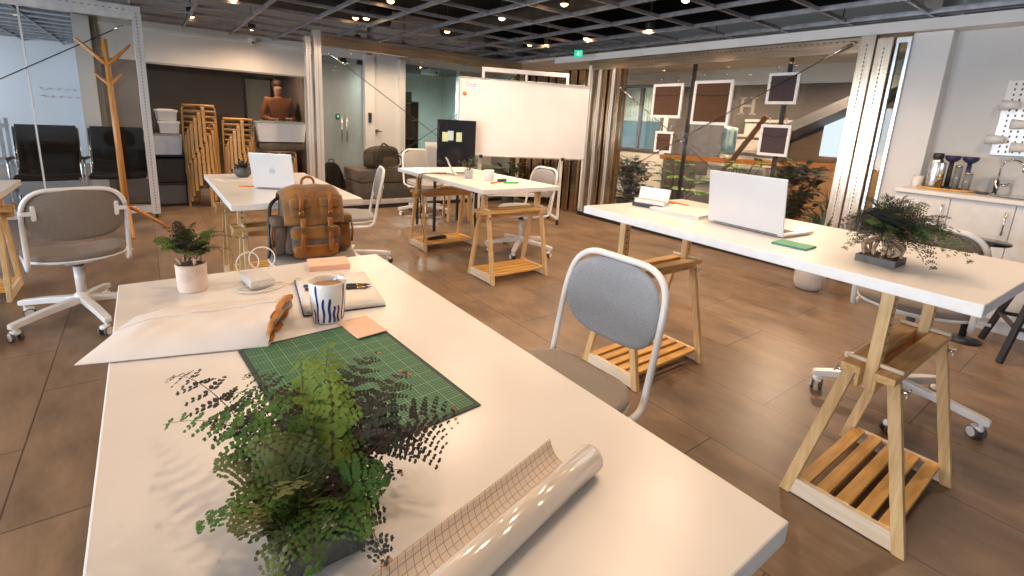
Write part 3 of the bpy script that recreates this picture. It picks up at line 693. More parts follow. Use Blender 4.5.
# ------------------------------------------------------------------ ferns
def frond(mb, base, tip, rnd, width=.03, pairs=16, pinn=6, leaf=.007, arch=.35, start=.22, up=V((0, 0, 1)), tl=.5, mi=0, ms=1, slim=.5, stemr=.0011, mt=None):
    """bipinnate fern frond from base to tip: arching stalk, pinnae in pairs, each a comb of leaflets"""
    base, tip = V(base), V(tip); L = (tip - base).length
    mid = base.lerp(tip, .45) + V((0, 0, arch * L)) + V((rnd.uniform(-.1, .1), rnd.uniform(-.1, .1), 0)) * L
    pts = bez(base, mid, tip, 20)
    mb.tube(pts, [stemr * (1 - .75 * i / 20) for i in range(21)], 5, ms)
    def at(t):
        return base * (1 - t) ** 2 + mid * 2 * t * (1 - t) + tip * t * t, ((mid - base) * (1 - t) + (tip - mid) * t).normalized()
    tilt = rnd.uniform(-tl, tl)
    for k in range(pairs):
        u = (k + .5) / pairs; t = start + (1 - start) * u; p, T = at(t)
        S = T.cross(up); S = S.normalized() if S.length > .05 else V((1, 0, 0)); N = S.cross(T).normalized()
        S = (S * math.cos(tilt) + N * math.sin(tilt)).normalized(); N = S.cross(T).normalized()
        prof = (min(1, u / .18) ** .7 * .55 + .45) * (1 - u) ** .8 + .10
        for s in (-1, 1):
            if rnd.random() < .05: continue
            D = (S * s * math.cos(.5) + T * math.sin(.5) + N * rnd.uniform(-.35, .25)).normalized()
            pl = width * prof * rnd.uniform(.88, 1.08); npn = max(3, int(pinn * prof + .5)); Q = D.cross(N).normalized()
            droop = rnd.uniform(.05, .3); tipv = p + D * pl - V((0, 0, 1)) * droop * pl
            r_ = stemr * .35; mb.add([p - Q * r_, p + Q * r_, tipv], [(0, 1, 2)], ms)
            for j in range(npn):
                w = (j + .5) / npn; c = p + D * pl * w - V((0, 0, 1)) * droop * pl * w * w
                ll = leaf * (1.05 - .65 * w) * (.42 + .58 * prof) * rnd.uniform(.9, 1.1)
                for q in ((-1, 1) if j < npn - 1 else (-1, 1, 0)):
                    d = (Q * q * .85 + D * (.6 if q else 1.) + N * rnd.uniform(-.22, .22)).normalized(); e = d.cross(N).normalized() * ll * slim
                    m2 = mt if mt is not None and u > .93 and w > .3 else mi
                    mb.add([c, c + d * ll * .3 + e, c + d * ll * .72 + e * .8, c + d * ll, c + d * ll * .72 - e * .8, c + d * ll * .3 - e, c + d * ll * .5 + N * ll * .06],
                           [(0, 1, 6), (1, 2, 6), (2, 3, 6), (3, 4, 6), (4, 5, 6), (5, 0, 6)], m2, True)
def clay_tray(t, w, d, h, mat_='tray'):
    mb = MB(); e = .006
    mb.bx(-w / 2, w / 2, -d / 2, d / 2, 0, .008); mb.bx(-w / 2, w / 2, -d / 2, -d / 2 + e, .008, h); mb.bx(-w / 2, w / 2, d / 2 - e, d / 2, .008, h)
    mb.bx(-w / 2, -w / 2 + e, -d / 2 + e, d / 2 - e, .008, h); mb.bx(w / 2 - e, w / 2, -d / 2 + e, d / 2 - e, .008, h); mb.build('tray', mat_, t)
    mb = MB(); mb.sup((0, 0, h * .75), (w - .014, d - .014, h * .9), .6, .4, 10, 20); mb.build('soil', 'soil', t)

rnd = random.Random(7)
FX, FY = .125, .535
fern = thing('potted_fern', 'large dark green fern in a black clay tray at the front of the nearest table', 'plant', (FX, FY, ZF + .0005))
clay_tray(fern, .095, .10, .034)
def local(p, o): return V(p) - V(o)
FO = (FX, FY, ZF)
for k in range(7):
    a = k * .9 + .4; r = .028; p = V((math.cos(a) * r, math.sin(a) * r, .034))
    mb = MB(); mb.tube(smooth_path([p, p + V((math.cos(a) * .012, math.sin(a) * .012, .022)), p + V((math.cos(a) * .030, math.sin(a) * .030, .012 + .012 * (k % 2)))], 4), [.006, .0065, .0062, .006, .0058, .0055, .005, .0045, .003], 7)
    mb.build('rhizome', 'rhizome', fern)
FT = [  # tip, width, pairs, pinnules, leaf length, material, slimness
 ((-.004, .835, .870), 0.044, 10, 6, 0.0118, 'leafdk', 0.34), ((-.014, .725, .860), 0.046, 11, 7, 0.0125, 'leaf', 0.38), 
 ((.007, .532, .840), 0.044, 11, 7, 0.0125, 'leaf', 0.38), ((.033, .603, .860), 0.054, 12, 8, 0.0122, 'leafol', 0.44), ((.065, .714, .890), 0.052, 11, 7, 0.0125, 'leaf', 0.38),
 ((.091, .772, .880), 0.044, 10, 6, 0.0118, 'leafdk', 0.34), ((.214, .762, .910), 0.058, 11, 7, 0.0140, 'leaflt', 0.44), ((.170, .777, .890), 0.054, 11, 7, 0.0140, 'leaflt', 0.44), 
 ((.285, .615, .905), 0.057, 9, 10, 0.0100, 'leafdk', 0.42), ((.330, .540, .860), 0.078, 9, 10, 0.0100, 'leafdk', 0.42), ((.298, .566, .830), 0.059, 9, 10, 0.0100, 'leafdk', 0.42), ((.268, .690, .910), 0.055, 9, 10, 0.0100, 'leafdk', 0.42),
 ((.178, .430, .782), 0.042, 10, 6, 0.0118, 'leafdk', 0.34), ((.236, .520, .820), 0.044, 10, 6, 0.0118, 'leafdk', 0.34), ((.244, .574, .830), 0.044, 10, 6, 0.0118, 'leafdk', 0.34),
 ((.067, .452, .815), 0.056, 12, 8, 0.0122, 'leafol', 0.44), ((.098, .425, .825), 0.052, 11, 7, 0.0125, 'leaf', 0.38), ((.040, .50, .845), 0.056, 12, 8, 0.0122, 'leafol', 0.44),
 ((.161, .445, .820), 0.050, 11, 7, 0.0125, 'leaf', 0.38), ((.071, .581, .890), 0.056, 12, 8, 0.0122, 'leafol', 0.44), ((.085, .475, .890), 0.056, 12, 8, 0.0122, 'leafol', 0.44),
 ((.180, .650, .915), 0.056, 11, 7, 0.0140, 'leaflt', 0.44), ((.200, .480, .850), 0.046, 11, 7, 0.0125, 'leaf', 0.38), ((.035, .66, .88), 0.046, 10, 6, 0.0118, 'leafdk', 0.34), ]
for tip, w, pr, pn, lf, mt, sl in FT:
    mb = MB(); a = rnd.uniform(0, 6.28); b = V((math.cos(a) * .022, math.sin(a) * .022, .036))
    frond(mb, b, local(tip, FO), rnd, w, pr, pn, lf, .30 if tip[2] > .9 else .42, .36 if mt == 'leafdk' and w > .05 else .18, up=V((-.35, -.45, .8)), tl=.3, mi=0, ms=1, slim=sl, mt=2 if mt == 'leafdk' else None)
    mb.build('frond', [mt, 'stem', 'kraft'], fern)

# the second dark fern, on the right table
rnd = random.Random(11)
RX, RY = 1.93, .497
fern2 = thing('potted_fern', 'feathery dark fern with pale root-like stems in a black tray on the right table', 'plant', (RX, RY, ZR + .0005))
fern2.scale = (1.06, 1.06, 1.06); clay_tray(fern2, .108, .104, .022); RO = (RX, RY, ZR)
for k in range(15):
    a = k * 1.9 + .2; r0 = .030 + .018 * (k % 2); p = V((math.cos(a) * r0, math.sin(a) * r0, .022))
    j_ = rnd.uniform(-.5, .5); mb = MB(); mb.tube(smooth_path([p, V((math.cos(a + j_) * .05, math.sin(a + j_) * .05, .045 + .015 * (k % 2))), V((math.cos(a - j_) * .022, math.sin(a - j_) * .022, .075)), V((math.cos(a) * .03, math.sin(a) * .03, .105))], 4), [.0035, .0045, .0055, .006, .006, .0055, .006, .0055, .005, .005, .0045, .004, .003], 7)
    mb.build('rhizome', 'rhizome', fern2)
RT = [(1.95, .608, .953), (2.05, .642, .988), (1.95, .572, 1.086), (2.0, .536, 1.076), (1.9, .461, 1.107), (1.95, .418, 1.086), (2.0, .372, 1.046), (1.9, .305, 1.003), (1.88, .355, .909), (1.95, .395, .914),
      (1.85, .345, 1.0), (1.8, .509, 1.025), (1.8, .44, 1.06), (1.82, .46, .986), (1.9, .578, .925), (1.96, .31, .985), (1.78, .52, .96), (2.05, .45, 1.06), (1.86, .55, 1.05), (2.08, .55, 1.0), (1.84, .40, 1.04), (2.0, .60, 1.03), (1.78, .46, .93), (1.80, .56, .93), (1.79, .40, 1.0), (2.0, .28, .96), (1.84, .58, 1.03), (1.87, .28, .95), (1.92, .62, 1.0), (1.94, .52, 1.10), (1.85, .48, 1.06), (1.90, .36, 1.04), (1.95, .33, 1.02), (1.83, .36, .96), (1.90, .33, .95), (2.07, .38, .98), (1.86, .60, .99), (1.98, .47, 1.09)]
for i, tip in enumerate(RT):
    mb = MB(); a = rnd.uniform(0, 6.28); b = V((math.cos(a) * .03, math.sin(a) * .03, .095))
    frond(mb, b, local(tip, RO), rnd, .058, 12, 8, .0125, .42, .08, slim=.32)
    mb.build('frond', [('leafdk', 'leafdk2', 'leafdk', 'leaf')[(i * 5) % 4], 'stem'], fern2)

# small fern in the whitewashed pot
rnd = random.Random(5)
pf = thing('potted_fern', 'small fern in a round whitewashed pot at the back left corner of the front table', 'plant', (.073, 1.577, ZF + .0005))
mb = MB(); mb.lathe([(0, 0), (.034, 0), (.0365, .006), (.038, .072), (.0385, .078), (.0365, .081), (.0345, .077), (.034, .066), (0, .066)], n=32); mb.build('pot', 'stone', pf)
mb = MB(); mb.sup((0, 0, .067), (.066, .066, .032), .7, 1., 10, 20); mb.build('soil', 'soil', pf)
for k in range(4):
    a = k * 1.5 + .5; mb = MB(); p = V((math.cos(a) * .024, math.sin(a) * .024, .074)); mb.tube([p, p + V((math.cos(a) * .004, math.sin(a) * .004, .018)), p + V((math.cos(a) * .012, math.sin(a) * .012, .026))], [.004, .0045, .002], 7); mb.build('rhizome', 'rhizome', pf)
for i, tip in enumerate([(-.004, 1.57, .917), (.047, 1.60, .957), (.093, 1.60, .953), (.142, 1.62, .929), (.199, 1.60, .898), (.173, 1.55, .874), (.012, 1.50, .905), (.051, 1.50, .93), (.106, 1.50, .924), (.164, 1.6, .919), (.02, 1.63, .94), (.07, 1.53, .95), (.12, 1.56, .90), (.10, 1.54, .89), (.06, 1.50, .89)]):
    mb = MB(); a = rnd.uniform(0, 6.28); b = V((math.cos(a) * .016, math.sin(a) * .016, .09))
    frond(mb, b, local(tip, (.073, 1.577, ZF)), rnd, .036, 10, 5, .0115, .45, .22, slim=.34); mb.build('frond', [('leaf', 'leafdk', 'leafol')[i % 3], 'stem'], pf)

# ------------------------------------------------------------------ on the front table
EPS = .0006
def flat(name, label, cat, x, y, z, rz, group=None):
    return thing(name, label, cat, (x, y, z + EPS), rz, group)
# cutting mat
mt = flat('cutting_mat', 'green gridded cutting mat lying on the front table', 'cutting mat', .289, .887, ZF, .066)
mb = MB(); mb.bx(-.1525, .1525, -.235, .235, 0, .0025); mb.build('mat_base', 'matedge', mt, .0008)
mb = MB(); mb.add([(-.142, -.224, .0028), (.142, -.224, .0028), (.142, .224, .0028), (-.142, .224, .0028)], [(0, 1, 2, 3)], 0, False, [[(0, 0), (0, 1), (1, 1), (1, 0)]]); mb.build('printed_grid', 'mat_g', mt)
# sticky note on the mat
mb = MB(); mb.sheet(lambda u, v: (-.037 + u * .075, -.06 + v * .12, .0012 + .010 * max(0, (.35 - v)) ** 1.3 + .002 * u * (1 - v)), 10, 10, 0, (0, 0, .0005))
o = mb.build('sticky_note', 'sticky'); o.location = (.388, 1.093, ZF + .0036); o.rotation_euler = (0, 0, .07); tag(o, 'peach sticky note lying half over the top corner of the green cutting mat', 'sticky note')
# mug
mg = flat('mug', 'white mug with dripping cobalt blue stripes holding milky coffee', 'mug', .335, 1.188, ZF, .70)
prof = [(0, .004), (.030, .004), (.033, 0), (.036, .004), (.0395, .03), (.043, .07), (.0455, .104), (.0445, .106), (.0430, .104), (.0405, .07), (.037, .03), (.034, .010), (0, .010)]
mb = MB(); mb.lathe(prof, n=48)
rs = random.Random(3)
def mr(z): return .0362 + (.0455 - .0362) * min(1, z / .104) + .0002 + .0007
for k in range(20):   # glaze stripes of uneven height running down to the foot
    a = 2 * PI * k / 20 + rs.uniform(-.05, .05); z1 = rs.choice([.04, .05, .062, .07, .085, .104, .104]); wd = rs.uniform(.055, .085); n = 8; vs = []
    for i in range(n + 1):
        z = .006 + (z1 - .006) * i / n; aa = a + .03 * math.sin(i * 1.1 + k); ww = wd * (1 if i < n else .55)
        for s in (-1, 1): vs.append((mr(z) * math.cos(aa + s * ww), mr(z) * math.sin(aa + s * ww), z))
    mb.add(vs, [(2 * i, 2 * i + 1, 2 * i + 3, 2 * i + 2) for i in range(n)], 1, True)
mb.build('cup', ['mug', 'cobalt'], mg)
mb = MB(); mb.tube(smooth_path([(.042, 0, .09), (.060, 0, .096), (.072, 0, .082), (.070, 0, .055), (.056, 0, .036), (.039, 0, .030)], 5), .0062, 10); mb.build('handle', 'mug', mg)
mb = MB(); mb.lathe([(0, .090), (.0418, .090)], n=40); mb.build('coffee', 'coffee', mg)
# notebook and two pens
nb = flat('notebook', 'open white dotted notebook with navy cover beside the striped mug', 'notebook', .414, 1.364, ZF, -.155)
mb = MB(); mb.bx(-.107, .104, -.149, .149, 0, .003); mb.build('cover', 'navy', nb, .001)
mb = MB(); mb.sheet(lambda u, v: (-.104 + u * .207, -.146 + v * .292, .0115 - .003 * (u - .5) ** 2), 10, 4, 0, (0, 0, .008)); mb.build('pages', 'papergrid', nb)
def pen(name, label, p0, p1, z, cols, r=.0042, group=None):
    p0, p1 = V((*p0, 0)), V((*p1, 0)); c = (p0 + p1) / 2; L = (p1 - p0).length; a = math.atan2(p1.y - p0.y, p1.x - p0.x)
    t = thing(name, label, 'pen', (c.x, c.y, z + r + EPS), a, group)
    mb = MB(); mb.tube([(-L / 2, 0, 0), (L * .28, 0, 0)], r, 10); mb.build('barrel', cols[0], t)
    mb = MB(); mb.tube([(L * .28, 0, 0), (L * .40, 0, 0)], r * 1.02, 10); mb.build('grip', cols[1], t)
    mb = MB(); mb.tube([(L * .40, 0, 0), (L * .5, 0, 0)], [r, r * .2], 10); mb.build('tip', cols[2], t); return t
pen('pen', 'dark pen with brass end, upper of the two on the open notebook', (.333, 1.421), (.506, 1.349), ZF + .0125, ('navy', 'brass', 'navy'))
pen('pen', 'dark purple pen, lower of the two on the open notebook', (.33, 1.392), (.500, 1.326), ZF + .0125, ('black', 'brass', 'navy'))
# pink pad
pp = flat('sticky_pad', 'salmon pink block of sticky notes at the far end of the front table', 'sticky notes', .466, 1.634, ZF, -.16)
mb = MB(); mb.bx(-.064, .064, -.048, .048, 0, .017); mb.build('block', 'pink', pp, .0008); mb = MB(); mb.bx(-.064, .064, -.048, .048, .0171, .0178); mb.build('top_sheet', 'sticky', pp)
# charger with its cable
cg = flat('charger', 'white power adapter with looped cable on the front table', 'charger', .232, 1.545, ZF, .12)
mb = MB(); mb.bx(-.032, .032, -.055, .055, .004, .032); mb.build('adapter', 'plastic', cg, .006, 3)
mb = MB(); mb.bx(-.0322, .0322, -.057, -.054, .010, .027); mb.build('end_plate', 'steel', cg)
def loop(mb, c, r, ax, a0, a1, n=22):
    c = V(c); ax = V(ax).normalized(); return [c + ax * r * math.cos(a0 + (a1 - a0) * i / n) + V((0, 0, 1)) * r * math.sin(a0 + (a1 - a0) * i / n) for i in range(n + 1)]
mb = MB(); mb.tube(loop(mb, (-.012, .04, .058), .034, (1, .2, 0), -.9, 4.2), .0021, 7); mb.tube(loop(mb, (.036, .065, .060), .036, (1, -.35, 0), -1.2, 4.1), .0021, 7)
mb.build('standing_loops', 'cablew', cg)
mb = MB(); n = 40
mb.tube([V((.0 + (.062 + .004 * math.sin(3 * t)) * math.cos(t), -.045 + .040 * math.sin(t), .0035 + .002 * (i % 2))) for i in range(n) for t in [2 * PI * i / n * 1.45 + 2.4]], .0021, 7)
mb.tube(smooth_path([(-.06, -.03, .003), (-.02, -.075, .003), (.04, -.062, .010), (.085, -.055, .004)], 6), .0021, 7); mb.build('coil', 'cablew', cg)
mb = MB(); mb.tube([(.085, -.055, .004), (.105, -.052, .004)], .0032, 8); mb.build('plug', 'steel', cg)
# padded envelope with a torn end
A, B, C_, D_ = V((-.150, 1.195)), V((-.052, 1.425)), V((.272, 1.302)), V((.178, 1.098))
def env(side):
    def fn(u, v):
        p = A.lerp(D_, u).lerp(B.lerp(C_, u), v)
        e = min(1, (4 * v * (1 - v))) ** .36 * min(1., u / .22) ** .55
        puff = e * (.014 + .016 * u) ; wr = .0016 * math.sin(u * 13 + v * 5) * math.sin(v * 9 + u * 4) + .0010 * math.sin(u * 31 - v * 14)
        jag = .006 * math.sin(v * 21) if u > .99 else 0
        return (p.x + jag, p.y + jag * .5, ZF + .0042 + puff + side * (puff * .92 + .0010) + (wr * e if side > 0 else 0))
    return fn
ev = thing('padded_envelope', 'white padded envelope torn open at one end, lying across the table edge', 'envelope', (0, 0, 0))
mb = MB(); g1 = env(1); g0 = env(-1)
mb.sheet(g1, 30, 18); mb.sheet(lambda u, v: g0(1 - u, v), 30, 18)
for f in ((lambda u, v: V(g1(u, 0)).lerp(V(g0(u, 0)), v)), (lambda u, v: V(g1(u, 1)).lerp(V(g0(u, 1)), 1 - v)), (lambda u, v: V(g1(0, 1 - u)).lerp(V(g0(0, 1 - u)), v))): mb.sheet(f, 24, 1)
mb.build('sleeve', 'envel', ev)
mb = MB(); mb.sheet(lambda u, v: (V(env(1)(v * .985, .52 + .40 * u)) + V((0, 0, .0017 - .0010 * u))), 10, 30, 0, (0, 0, .0008)); mb.build('glued_seam', 'envel', ev)
kr = MB(); rk = random.Random(2); jit = [[rk.uniform(-1, 1) for _ in range(20)] for _ in range(20)]
kr.sheet(lambda u, v: (lambda p: (p.x + u * (.022 + .012 * jit[1][int(v * 9)]) , p.y - u * .006, max(ZF + .003, p.z - .002 + .006 * math.sin(u * 2.4) * (1 + .5 * jit[0][int(v * 9)]))))(V(g1(.985, .02 + .96 * v))), 5, 9)
kr.sheet(lambda u, v: (lambda p: (p.x + u * (.012 + .008 * jit[2][int(v * 9)]), p.y - u * .004, max(ZF + .002, p.z + .001 + u * .004)))(V(g0(.97, .05 + .9 * v))), 3, 9)
kr.build('torn_lining', 'kraft', ev)
# roll of gridded adhesive film, partly unrolled
rl = thing('film_roll', 'glossy cream roll of adhesive film with gridded backing at the front of the table', 'film roll', (.504, .430, ZF + EPS), math.atan2(-.215, -.977))
# local +x runs along the roll, away from its far end;  local -y is the side of the loose flap
Lr = .62; R0 = .0215
mb = MB(); n = 40; turns = 1.62; pts = []
mb.lathe([(.006, 0), (.0085, .0), (R0 - .001, 0), (R0, .001), (R0, Lr - .001), (R0 - .001, Lr), (.0085, Lr), (.006, Lr)], (0, 0, R0), 40, 0, 0)
for k in range(4): mb.lathe([(.009 + k * .0035, -.0006 - .0003 * k), (.0105 + k * .0035, -.0006 - .0003 * k)], (0, 0, R0), 32, 1, 0)
mb.build('rolled_film', ['rollout', 'paper'], rl)
def flap(u, v):
    # cross-section: leaves the underside of the roll, lies flat, then curls up again
    s = u * .080
    if s < .038: y, z = -s, .0012 + 0 * s
    else:
        a = (s - .038) / .055; y, z = -.038 - .055 * math.sin(a), .0012 + .055 * (1 - math.cos(a))
    jag = .0015 * math.sin(v * 9) * u
    return (v * (Lr - .02) + .008 * (1 - u) + .012 * math.sin(u * 3), y * (1.0 - .08 * v) + jag, z)
mb = MB(); mb.sheet(flap, 22, 30, 0, (0, 0, .0005)); mb.build('loose_flap', 'rollgrid', rl)

# ------------------------------------------------------------------ laptops
def laptop(name, label, x, y, z, rz, w=.325, d=.225, ang=1.83, logo=False, lid_h=.222):
    """hinge along local x at the origin, base towards +y, lid leaning to -y"""
    t = thing(name, label, 'laptop', (x, y, z + EPS), rz)
    mb = MB(); mb.bx(-w / 2, w / 2, .004, d, .003, .014); mb.build('base', 'laptop', t, .004, 3)
    mb = MB(); mb.bx(-w * .43, w * .43, .03, .125, .0141, .0150); mb.build('keyboard', 'laptopd', t)
    mb = MB(); mb.bx(-w * .16, w * .16, .140, d - .012, .0141, .0145); mb.build('trackpad', 'laptop', t)
    mb = MB(); mb.cyl((-w * .42, .002, .012), (w * .42, .002, .012), .005, n=10); mb.build('hinge', 'laptopd', t)
    a = ang - PI / 2; mx = Matrix.Rotation(a, 4, 'X')
    lid = MB(); lid.bx(-w / 2, w / 2, -.0035, .0035, 0, lid_h); o = lid.build('lid', 'laptop', t, .003, 3); o.matrix_local = Matrix.Translation((0, -.002, .012)) @ mx
    s = MB(); s.bx(-w * .47, w * .47, .0036, .0042, .014, lid_h - .010); s.build('screen', 'black', o)
    if logo:   # fruit-shaped emblem with a bite and a leaf on the lid
        g = MB(); pts = []
        for i in range(40):
            b = 2 * PI * i / 40; r = .0185 * (1 + .10 * math.cos(2 * b) * 0 + .06 * math.cos(b * 2))
            px, pz = r * math.cos(b), r * 1.08 * math.sin(b) - .0033 * math.exp(-((px0 := math.cos(b)) / .35) ** 2) * (1 if math.sin(b) > 0 else -.7)
            if math.hypot(px + .0245, pz - .003) < .011:
                q = V((px + .0245, pz - .003)).normalized() * .011; px, pz = q.x - .0245, q.y + .003
            pts.append((px, pz))
        g.add([(0, -.0040, lid_h * .5)] + [(p, -.0040, lid_h * .5 + q) for p, q in pts], [(0, 1 + i, 1 + (i + 1) % 40) for i in range(40)])
        lf = [(0, .021), (.006, .0225), (.009, .031), (.003, .0295)]
        g.add([(p, -.0040, lid_h * .5 + q) for p, q in lf], [(0, 1, 2, 3)]); g.build('emblem', 'bluebin', o)
    return t
laptop('laptop', 'silver open laptop seen from behind on the right table', 1.988, 1.000, ZR, -PI / 2 - .08 + 0, .34, .236, 1.72, False, .224)
laptop('laptop', 'silver open laptop with an emblem on its lid, behind the brown backpack', .655, 3.44, ZL, -.58, .265, .20, 1.80, True, .232)
laptop('laptop', 'small dark laptop open on the middle table beside the grey plant pot', 2.31, 3.99, ZM, -2.0, .24, .17, 2.0, False, .155)

# ------------------------------------------------------------------ on the right table
sn = flat('sticky_holder', 'black desk holder with a cream sticky pad at the far end of the right table', 'note holder', 2.063, 1.535, ZR, -1.38)
mb = MB(); mb.bx(-.082, .082, -.045, .045, 0, .016); mb.build('base', 'black', sn, .003)
mb = MB(); mb.box((0, .030, .055), (.165, .012, .082), Matrix.Rotation(-.22, 3, 'X')); mb.build('back_pad', 'paper', sn, .001)
mb = MB(); mb.box((0, .004, .026), (.165, .05, .018)); mb.build('note_block', 'paper', sn, .001)
mb = MB(); mb.box((.0, -.0015, .0365), (.15, .03, .004)); mb.build('tan_strip', 'sticky', sn)
pen('pencil', 'orange red pencil lying on the right table behind the notebook', (2.29, 1.60), (2.265, 1.43), ZR, ('orange', 'orange', 'red'), .007)
nb2 = flat('notebook', 'cream closed notebook beside the laptop on the right table', 'notebook', 2.105, 1.352, ZR, .05)
mb = MB(); mb.bx(-.120, .120, -.135, .135, 0, .003); mb.bx(-.120, .120, -.135, .135, .013, .015); mb.bx(.117, .120, -.135, .135, .003, .013); mb.build('cover', 'paper', nb2, .001)
mb = MB(); mb.bx(-.116, .116, -.131, .131, .0031, .0129); mb.build('pages', 'wallcream', nb2)
gp = flat('card_pad', 'green square pad on the right table beside the silver laptop', 'note pad', 1.888, .753, ZR, .03)
mb = MB(); mb.bx(-.047, .047, -.060, .060, 0, .006); mb.build('pad_block', 'teal', gp); mb = MB(); mb.bx(-.0468, .0468, -.0598, .0598, .0061, .0068); mb.build('top_sheet', 'green', gp)
# ------------------------------------------------------------------ on the middle table
t = flat('potted_plant', 'small grey pot with a thin leafy plant on the middle table', 'plant', 2.315, 3.72, ZM, 0)
mb = MB(); mb.lathe([(0, 0), (.034, 0), (.038, .005), (.040, .075), (.037, .078), (.035, .066), (0, .066)], n=24); mb.build('pot', 'greypot', t)
mb = MB(); mb.lathe([(0, .068), (.035, .068)], n=20); mb.build('soil', 'soil', t)
rnd = random.Random(21); st_, lv = MB(), MB()
for k in range(16):
    a = rnd.uniform(0, 6.28); r = rnd.uniform(.02, .09); h = rnd.uniform(.10, .20); b = V((math.cos(a) * .012, math.sin(a) * .012, .068)); e = V((math.cos(a) * r, math.sin(a) * r, h))
    st_.tube(bez(b, b.lerp(e, .4) + V((0, 0, .04)), e, 6), .0012, 4)
    for j in range(4):
        d = V((rnd.uniform(-1, 1), rnd.uniform(-1, 1), rnd.uniform(-.2, .8))).normalized() * rnd.uniform(.015, .028); s = d.cross(V((0, 0, 1))).normalized() * .006; c = e - V((0, 0, j * .010))
        lv.add([c, c + d * .5 + s, c + d, c + d * .5 - s], [(0, 1, 2, 3)], 0, True)
st_.build('stems', 'stem', t); lv.build('leaves', 'leafol', t)
t = flat('cup', 'plain white cup on the middle table beside the grey pot', 'cup', 2.41, 3.535, ZM, .4)
mb = MB(); mb.lathe([(0, 0), (.040, 0), (.044, .006), (.046, .092), (.044, .092), (.041, .01), (0, .01)], n=28); mb.build('cup_body', 'greypot' if 0 else 'mug', t)
pen('marker', 'red orange marker pen on the middle table', (2.29, 3.325), (2.385, 3.365), ZM, ('orange', 'orange', 'red'), .007)
pen('marker', 'bright green marker pen on the middle table', (2.42, 3.33), (2.555, 3.285), ZM, ('greenpen', 'greenpen', 'black'), .007)
t = flat('board_eraser', 'small black board eraser behind the bright green marker', 'eraser', 2.47, 3.42, ZM, .3)
mb = MB(); mb.bx(-.045, .045, -.018, .018, 0, .012); mb.build('felt', 'darkgrey', t); mb = MB(); mb.bx(-.045, .045, -.018, .018, .0121, .026); mb.build('grip', 'black', t, .004)
t = flat('paper_sheet', 'white paper sheet lying on the middle table near the whiteboard', 'paper', 2.62, 3.75, ZM, .5)
mb = MB(); mb.bx(-.105, .105, -.148, .148, 0, .0012); mb.build('sheet', 'paper', t)
t = flat('paper_sheet', 'tan kraft folder lying at the far side of the middle table', 'paper', 2.66, 4.12, ZM, -.3)
mb = MB(); mb.bx(-.12, .12, -.16, .16, 0, .004); mb.build('sheet', 'sticky', t)
mb = MB(); pts = smooth_path([(2.30, 4.02, ZM + .005), (2.16, 4.03, ZM + .006), (2.06, 4.05, ZM + .008), (2.018, 4.06, ZM - .012), (2.015, 4.07, .62), (2.012, 4.06, .50), (2.035, 4.09, .44), (2.005, 4.05, .38), (2.02, 4.00, .20), (2.07, 4.10, .10), (2.2, 4.25, .082)], 7)
mb.tube(pts, .0035, 7); mb.tube(smooth_path([(2.30, 4.10, ZM + .005), (2.12, 4.10, ZM + .006), (2.018, 4.11, ZM - .012), (2.01, 4.09, .6), (2.005, 4.05, .50), (2.03, 4.07, .45), (2.01, 4.04, .40), (2.01, 4.07, .48)], 6), .0035, 7)
tag(mb.build('power_cable', 'black'), 'black power cable hanging off the middle table down to the trestle shelf', 'cable')
t = thing('power_strip', 'black power strip lying on the slatted shelf under the middle table', 'power strip', (2.30, 4.27, .0715), .1)
mb = MB(); mb.bx(-.10, .10, -.024, .024, 0, .03); mb.build('strip_body', 'black', t, .004)
mb = MB(); [mb.bx(-.08 + .045 * k, -.05 + .045 * k, -.015, .015, .0301, .034) for k in range(4)]; mb.build('sockets', 'darkgrey', t)
# ------------------------------------------------------------------ on the left table
t = flat('potted_plant', 'tiny succulent in a dark round pot beside the emblem laptop', 'plant', .565, 4.10, ZL, 0)
mb = MB(); mb.lathe([(0, 0), (.03, 0), (.055, .025), (.060, .05), (.050, .078), (.046, .078), (.05, .05), (0, .045)], n=24); mb.build('pot', 'tray', t)
mb = MB(); rnd = random.Random(9)
for k in range(46):
    a = rnd.uniform(0, 6.28); e = rnd.uniform(.3, 1.4); d = V((math.cos(a) * math.cos(e), math.sin(a) * math.cos(e), math.sin(e))) * rnd.uniform(.05, .10); s = d.cross(V((0, 0, 1)))
    s = (s.normalized() if s.length > 1e-4 else V((1, 0, 0))) * .009; b = V((math.cos(a) * .015, math.sin(a) * .015, .06)); mb.add([b - s * .6, b + d * .5 - s, b + d, b + d * .5 + s, b + s * .6], [(0, 1, 2, 3, 4)], 0, True)
mb.build('leaves', 'leafdk', t)
t = flat('paper_sheet', 'white papers lying left of the tiny succulent', 'paper', .50, 3.98, ZL, .25)
mb = MB(); mb.bx(-.105, .105, -.10, .10, 0, .003); mb.build('sheet', 'paper', t)
pen('pencil', 'orange pencil lying beside the emblem laptop', (.47, 3.62), (.56, 3.585), ZL, ('orange', 'orange', 'black'), .005)
t = flat('phone', 'dark phone lying at the right end of the backpack table', 'phone', .93, 3.30, ZL, .4)
mb = MB(); mb.bx(-.036, .036, -.075, .075, 0, .008); mb.build('phone_body', 'darkgrey', t, .003)
mb = MB(); mb.bx(-.033, .033, -.071, .071, .0081, .0086); mb.build('phone_screen', 'black', t)

